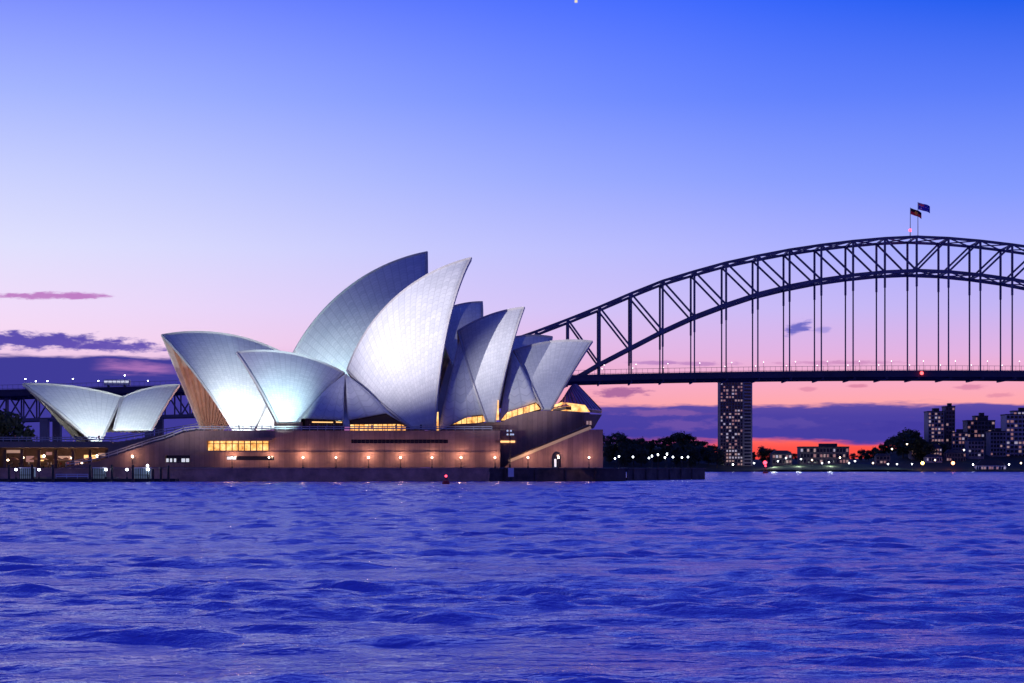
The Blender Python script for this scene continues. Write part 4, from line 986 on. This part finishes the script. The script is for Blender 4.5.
for x, y, kd in FL:
    Y = 1562 if y > 459 else 1590; z = CAM_Z+(HOR-y)/F*Y; h = 4.5*.8
    nm = {0: 'white street lamp by the far water, %s of the white ones from the left', 1: 'small warm lamp on the far shore, %s of the warm ones from the left', 2: 'big amber street lamp by the far water', 3: 'big orange street lamp by the far water'}[kd]
    lb = nm % nth(cnt[kd]) if '%' in nm else nm; zb_ = max(.6, z-5); sc_ = (1, 1, 1); loc = (WX(x, Y), Y, zb_-.0)
    if cnt[kd] == 0: kinds[kd].location = loc; kinds[kd]['label'] = lb
    else: dup(kinds[kd], loc, lb)
    cnt[kd] += 1
for x, Y in ((800, 1568), (832, 1568), (775, 1566)): ptlight((WX(x, Y), Y+8, 5), 3500, (.9, 1, .9), 2)

# ------------------------------------------------------------------ buoys
def buoy(label, px, Y, ztop, r):
    X = WX(px, Y); t = thing('channel_buoy', label, 'buoy', (X, Y, 0), 'red channel buoys')
    MB().lathe((X, Y, 0), [(.001,-.5),(r,-.5),(r*1.05,.5),(r*.8,.8),(.001,.85)], 12).build('float', M['red_paint'], t)
    g = MB()
    for q in range(4):
        a = q*math.pi/2+.4; g.bar((X+r*.7*math.cos(a), Y+r*.7*math.sin(a), .8), (X+.16*math.cos(a), Y+.16*math.sin(a), ztop-.4), .09)
    g.box((X, Y, ztop-.35), (.25, .25, .05)); g.build('tower', M['red_paint'], t)
    MB().ball((X, Y, ztop), r*.33, 8).build('lamp', M['lampr'], t, smooth=True)
buoy('red lit buoy floating before the dark sea wall', 446, 420, 1.75, .75)
buoy('red lit buoy far out before the lawn and the tower', 765.5, 1150, 4.2, 1.6)
beacon('red_beacon', 'bright red traffic beacon on the far shore by the tower', (WX(765,1563), 1563, 1), 4.4, 1.5, M['lampr'])

# ------------------------------------------------------------------ people on the terraces and parasols on the concourse
def make_person(label, stride, arm, cloth, legs, group):
    V = [(0,0,.95),(0,0,1.2),(0,0,1.42),(0,.01,1.53),(0,-.02,1.66),(0,-.01,1.74), (.19,0,1.40),(.25,.02,1.12),(.24,-arm,.90),(.24,-arm-.05,.80), (-.19,0,1.40),(-.25,.02,1.12),(-.24,-arm*.5,.90),(-.24,-arm*.5-.05,.80),
         (.1,0,.88),(.1,-stride*.5,.48),(.1,-stride*.4,.08),(.1,-stride*.4-.16,.04), (-.1,0,.88),(-.1,stride*.4,.48),(-.1,stride*.7,.08),(-.1,stride*.7-.15,.04)]
    E = [(0,1),(1,2),(2,3),(3,4),(4,5),(2,6),(6,7),(7,8),(8,9),(2,10),(10,11),(11,12),(12,13),(0,14),(14,15),(15,16),(16,17),(0,18),(18,19),(19,20),(20,21)]
    RR = [.16,.15,.16,.065,.105,.08,.075,.055,.045,.035,.075,.055,.045,.035,.10,.07,.05,.045,.10,.07,.05,.045]
    me = bpy.data.meshes.new('body'); me.from_pydata(V, E, []); ob = bpy.data.objects.new('person', me); COL.objects.link(ob)
    ob.modifiers.new('skin', 'SKIN'); sb_ = ob.modifiers.new('sub', 'SUBSURF'); sb_.levels = sb_.render_levels = 1
    for i, sv in enumerate(me.skin_vertices[0].data): sv.radius = (RR[i]*(1.15 if i in (1, 2) else 1), RR[i]*(.75 if i < 3 else 1)); sv.use_root = (i == 0)
    dg = bpy.context.evaluated_depsgraph_get(); m2 = bpy.data.meshes.new_from_object(ob.evaluated_get(dg)); ob.modifiers.clear(); ob.data = m2
    for m_ in (cloth, legs, M['skin'], M['hair']): m2.materials.append(m_)
    for p_ in m2.polygons:
        z = p_.center.z; x = abs(p_.center.x); p_.material_index = 3 if z > 1.68 or (z > 1.58 and p_.center.y > .03) else 2 if z > 1.50 or (z < .90 and x > .19 and z > .7) else 0 if z > .93 else 1; p_.use_smooth = True
    return tag(ob, label, 'person', group)
M['skin'] = mat('skin', (.42, .26, .19), .6); M['hair'] = mat('hair', (.03, .02, .015), .6)
M['c1'] = mat('dark_cloth', (.05, .05, .07), .9); M['c2'] = mat('pale_cloth', (.5, .48, .48), .9); M['c3'] = mat('red_cloth', (.3, .06, .06), .9)
pp = [make_person('x', .05, .02, M['c1'], M['c1'], 'people on the terraces'), make_person('x', .5, .15, M['c2'], M['c1'], 'people on the terraces'), make_person('x', .3, .25, M['c3'], M['c1'], 'people on the terraces')]
PT = [(x, YP+2.2+random.random()*1.5, CAM_Z+(HOR-430.7)/F*YP, 'behind the podium balustrade') for x in (204,212,219,228,239,243,251,262,271,276,310,318,327,334,344,372,396,421)]
PT += [(x, 536+random.random()*3, CAM_Z+(HOR-441.5)/F*533+.05, 'on the upper terrace deck') for x in (6,15,22,37,47,55,71,76,99)]
PT += [(x, 539+random.random()*6, 3.3, 'in the lit lower concourse') for x in (5,12,19,29,38,48,51,61,66,68,77,80,87)]
cn_ = {}
for i, (x, Y, z, wh) in enumerate(PT):
    kd = random.choice((0, 0, 1, 2)) if i > 2 else i; c_ = cn_.get((kd, wh), 0); cn_[(kd, wh)] = c_+1
    lb = 'person in %s %s, %s so dressed from the left' % (('dark clothes', 'a pale top', 'a red top')[kd], wh, nth(c_)); loc = (WX(x, Y), Y, z)
    if i < 3: pp[kd].location = loc; pp[kd]['label'] = lb; pp[kd].rotation_euler = (0, 0, random.uniform(0, 6.28))
    else: dup(pp[kd], loc, lb, rz=random.uniform(0, 6.28))
par = thing('parasol', 'x', 'parasol', (0, 0, 0), 'parasols on the concourse')
MB().lathe((0,0,0), [(.001,0),(.3,0),(.3,.08),(.04,.1),(.03,2.9),(.001,2.95)], 8).build('pole', M['dark'], par)
MB().lathe((0,0,0), [(1.5,2.2),(1.0,2.45),(.4,2.72),(.001,2.85)], 8).build('canopy', mat('parasol_cloth', (.35, .2, .17), .9), par)
for i, x in enumerate((14, 34, 43, 58, 66, 90)):
    Y = 538+(i % 3)*1.5; loc = (WX(x, Y), Y, 3.3); lb = 'open brown parasol in the lower concourse, %s from the left' % nth(i)
    if i == 0: par.location = loc; par['label'] = lb
    else: dup(par, loc, lb)
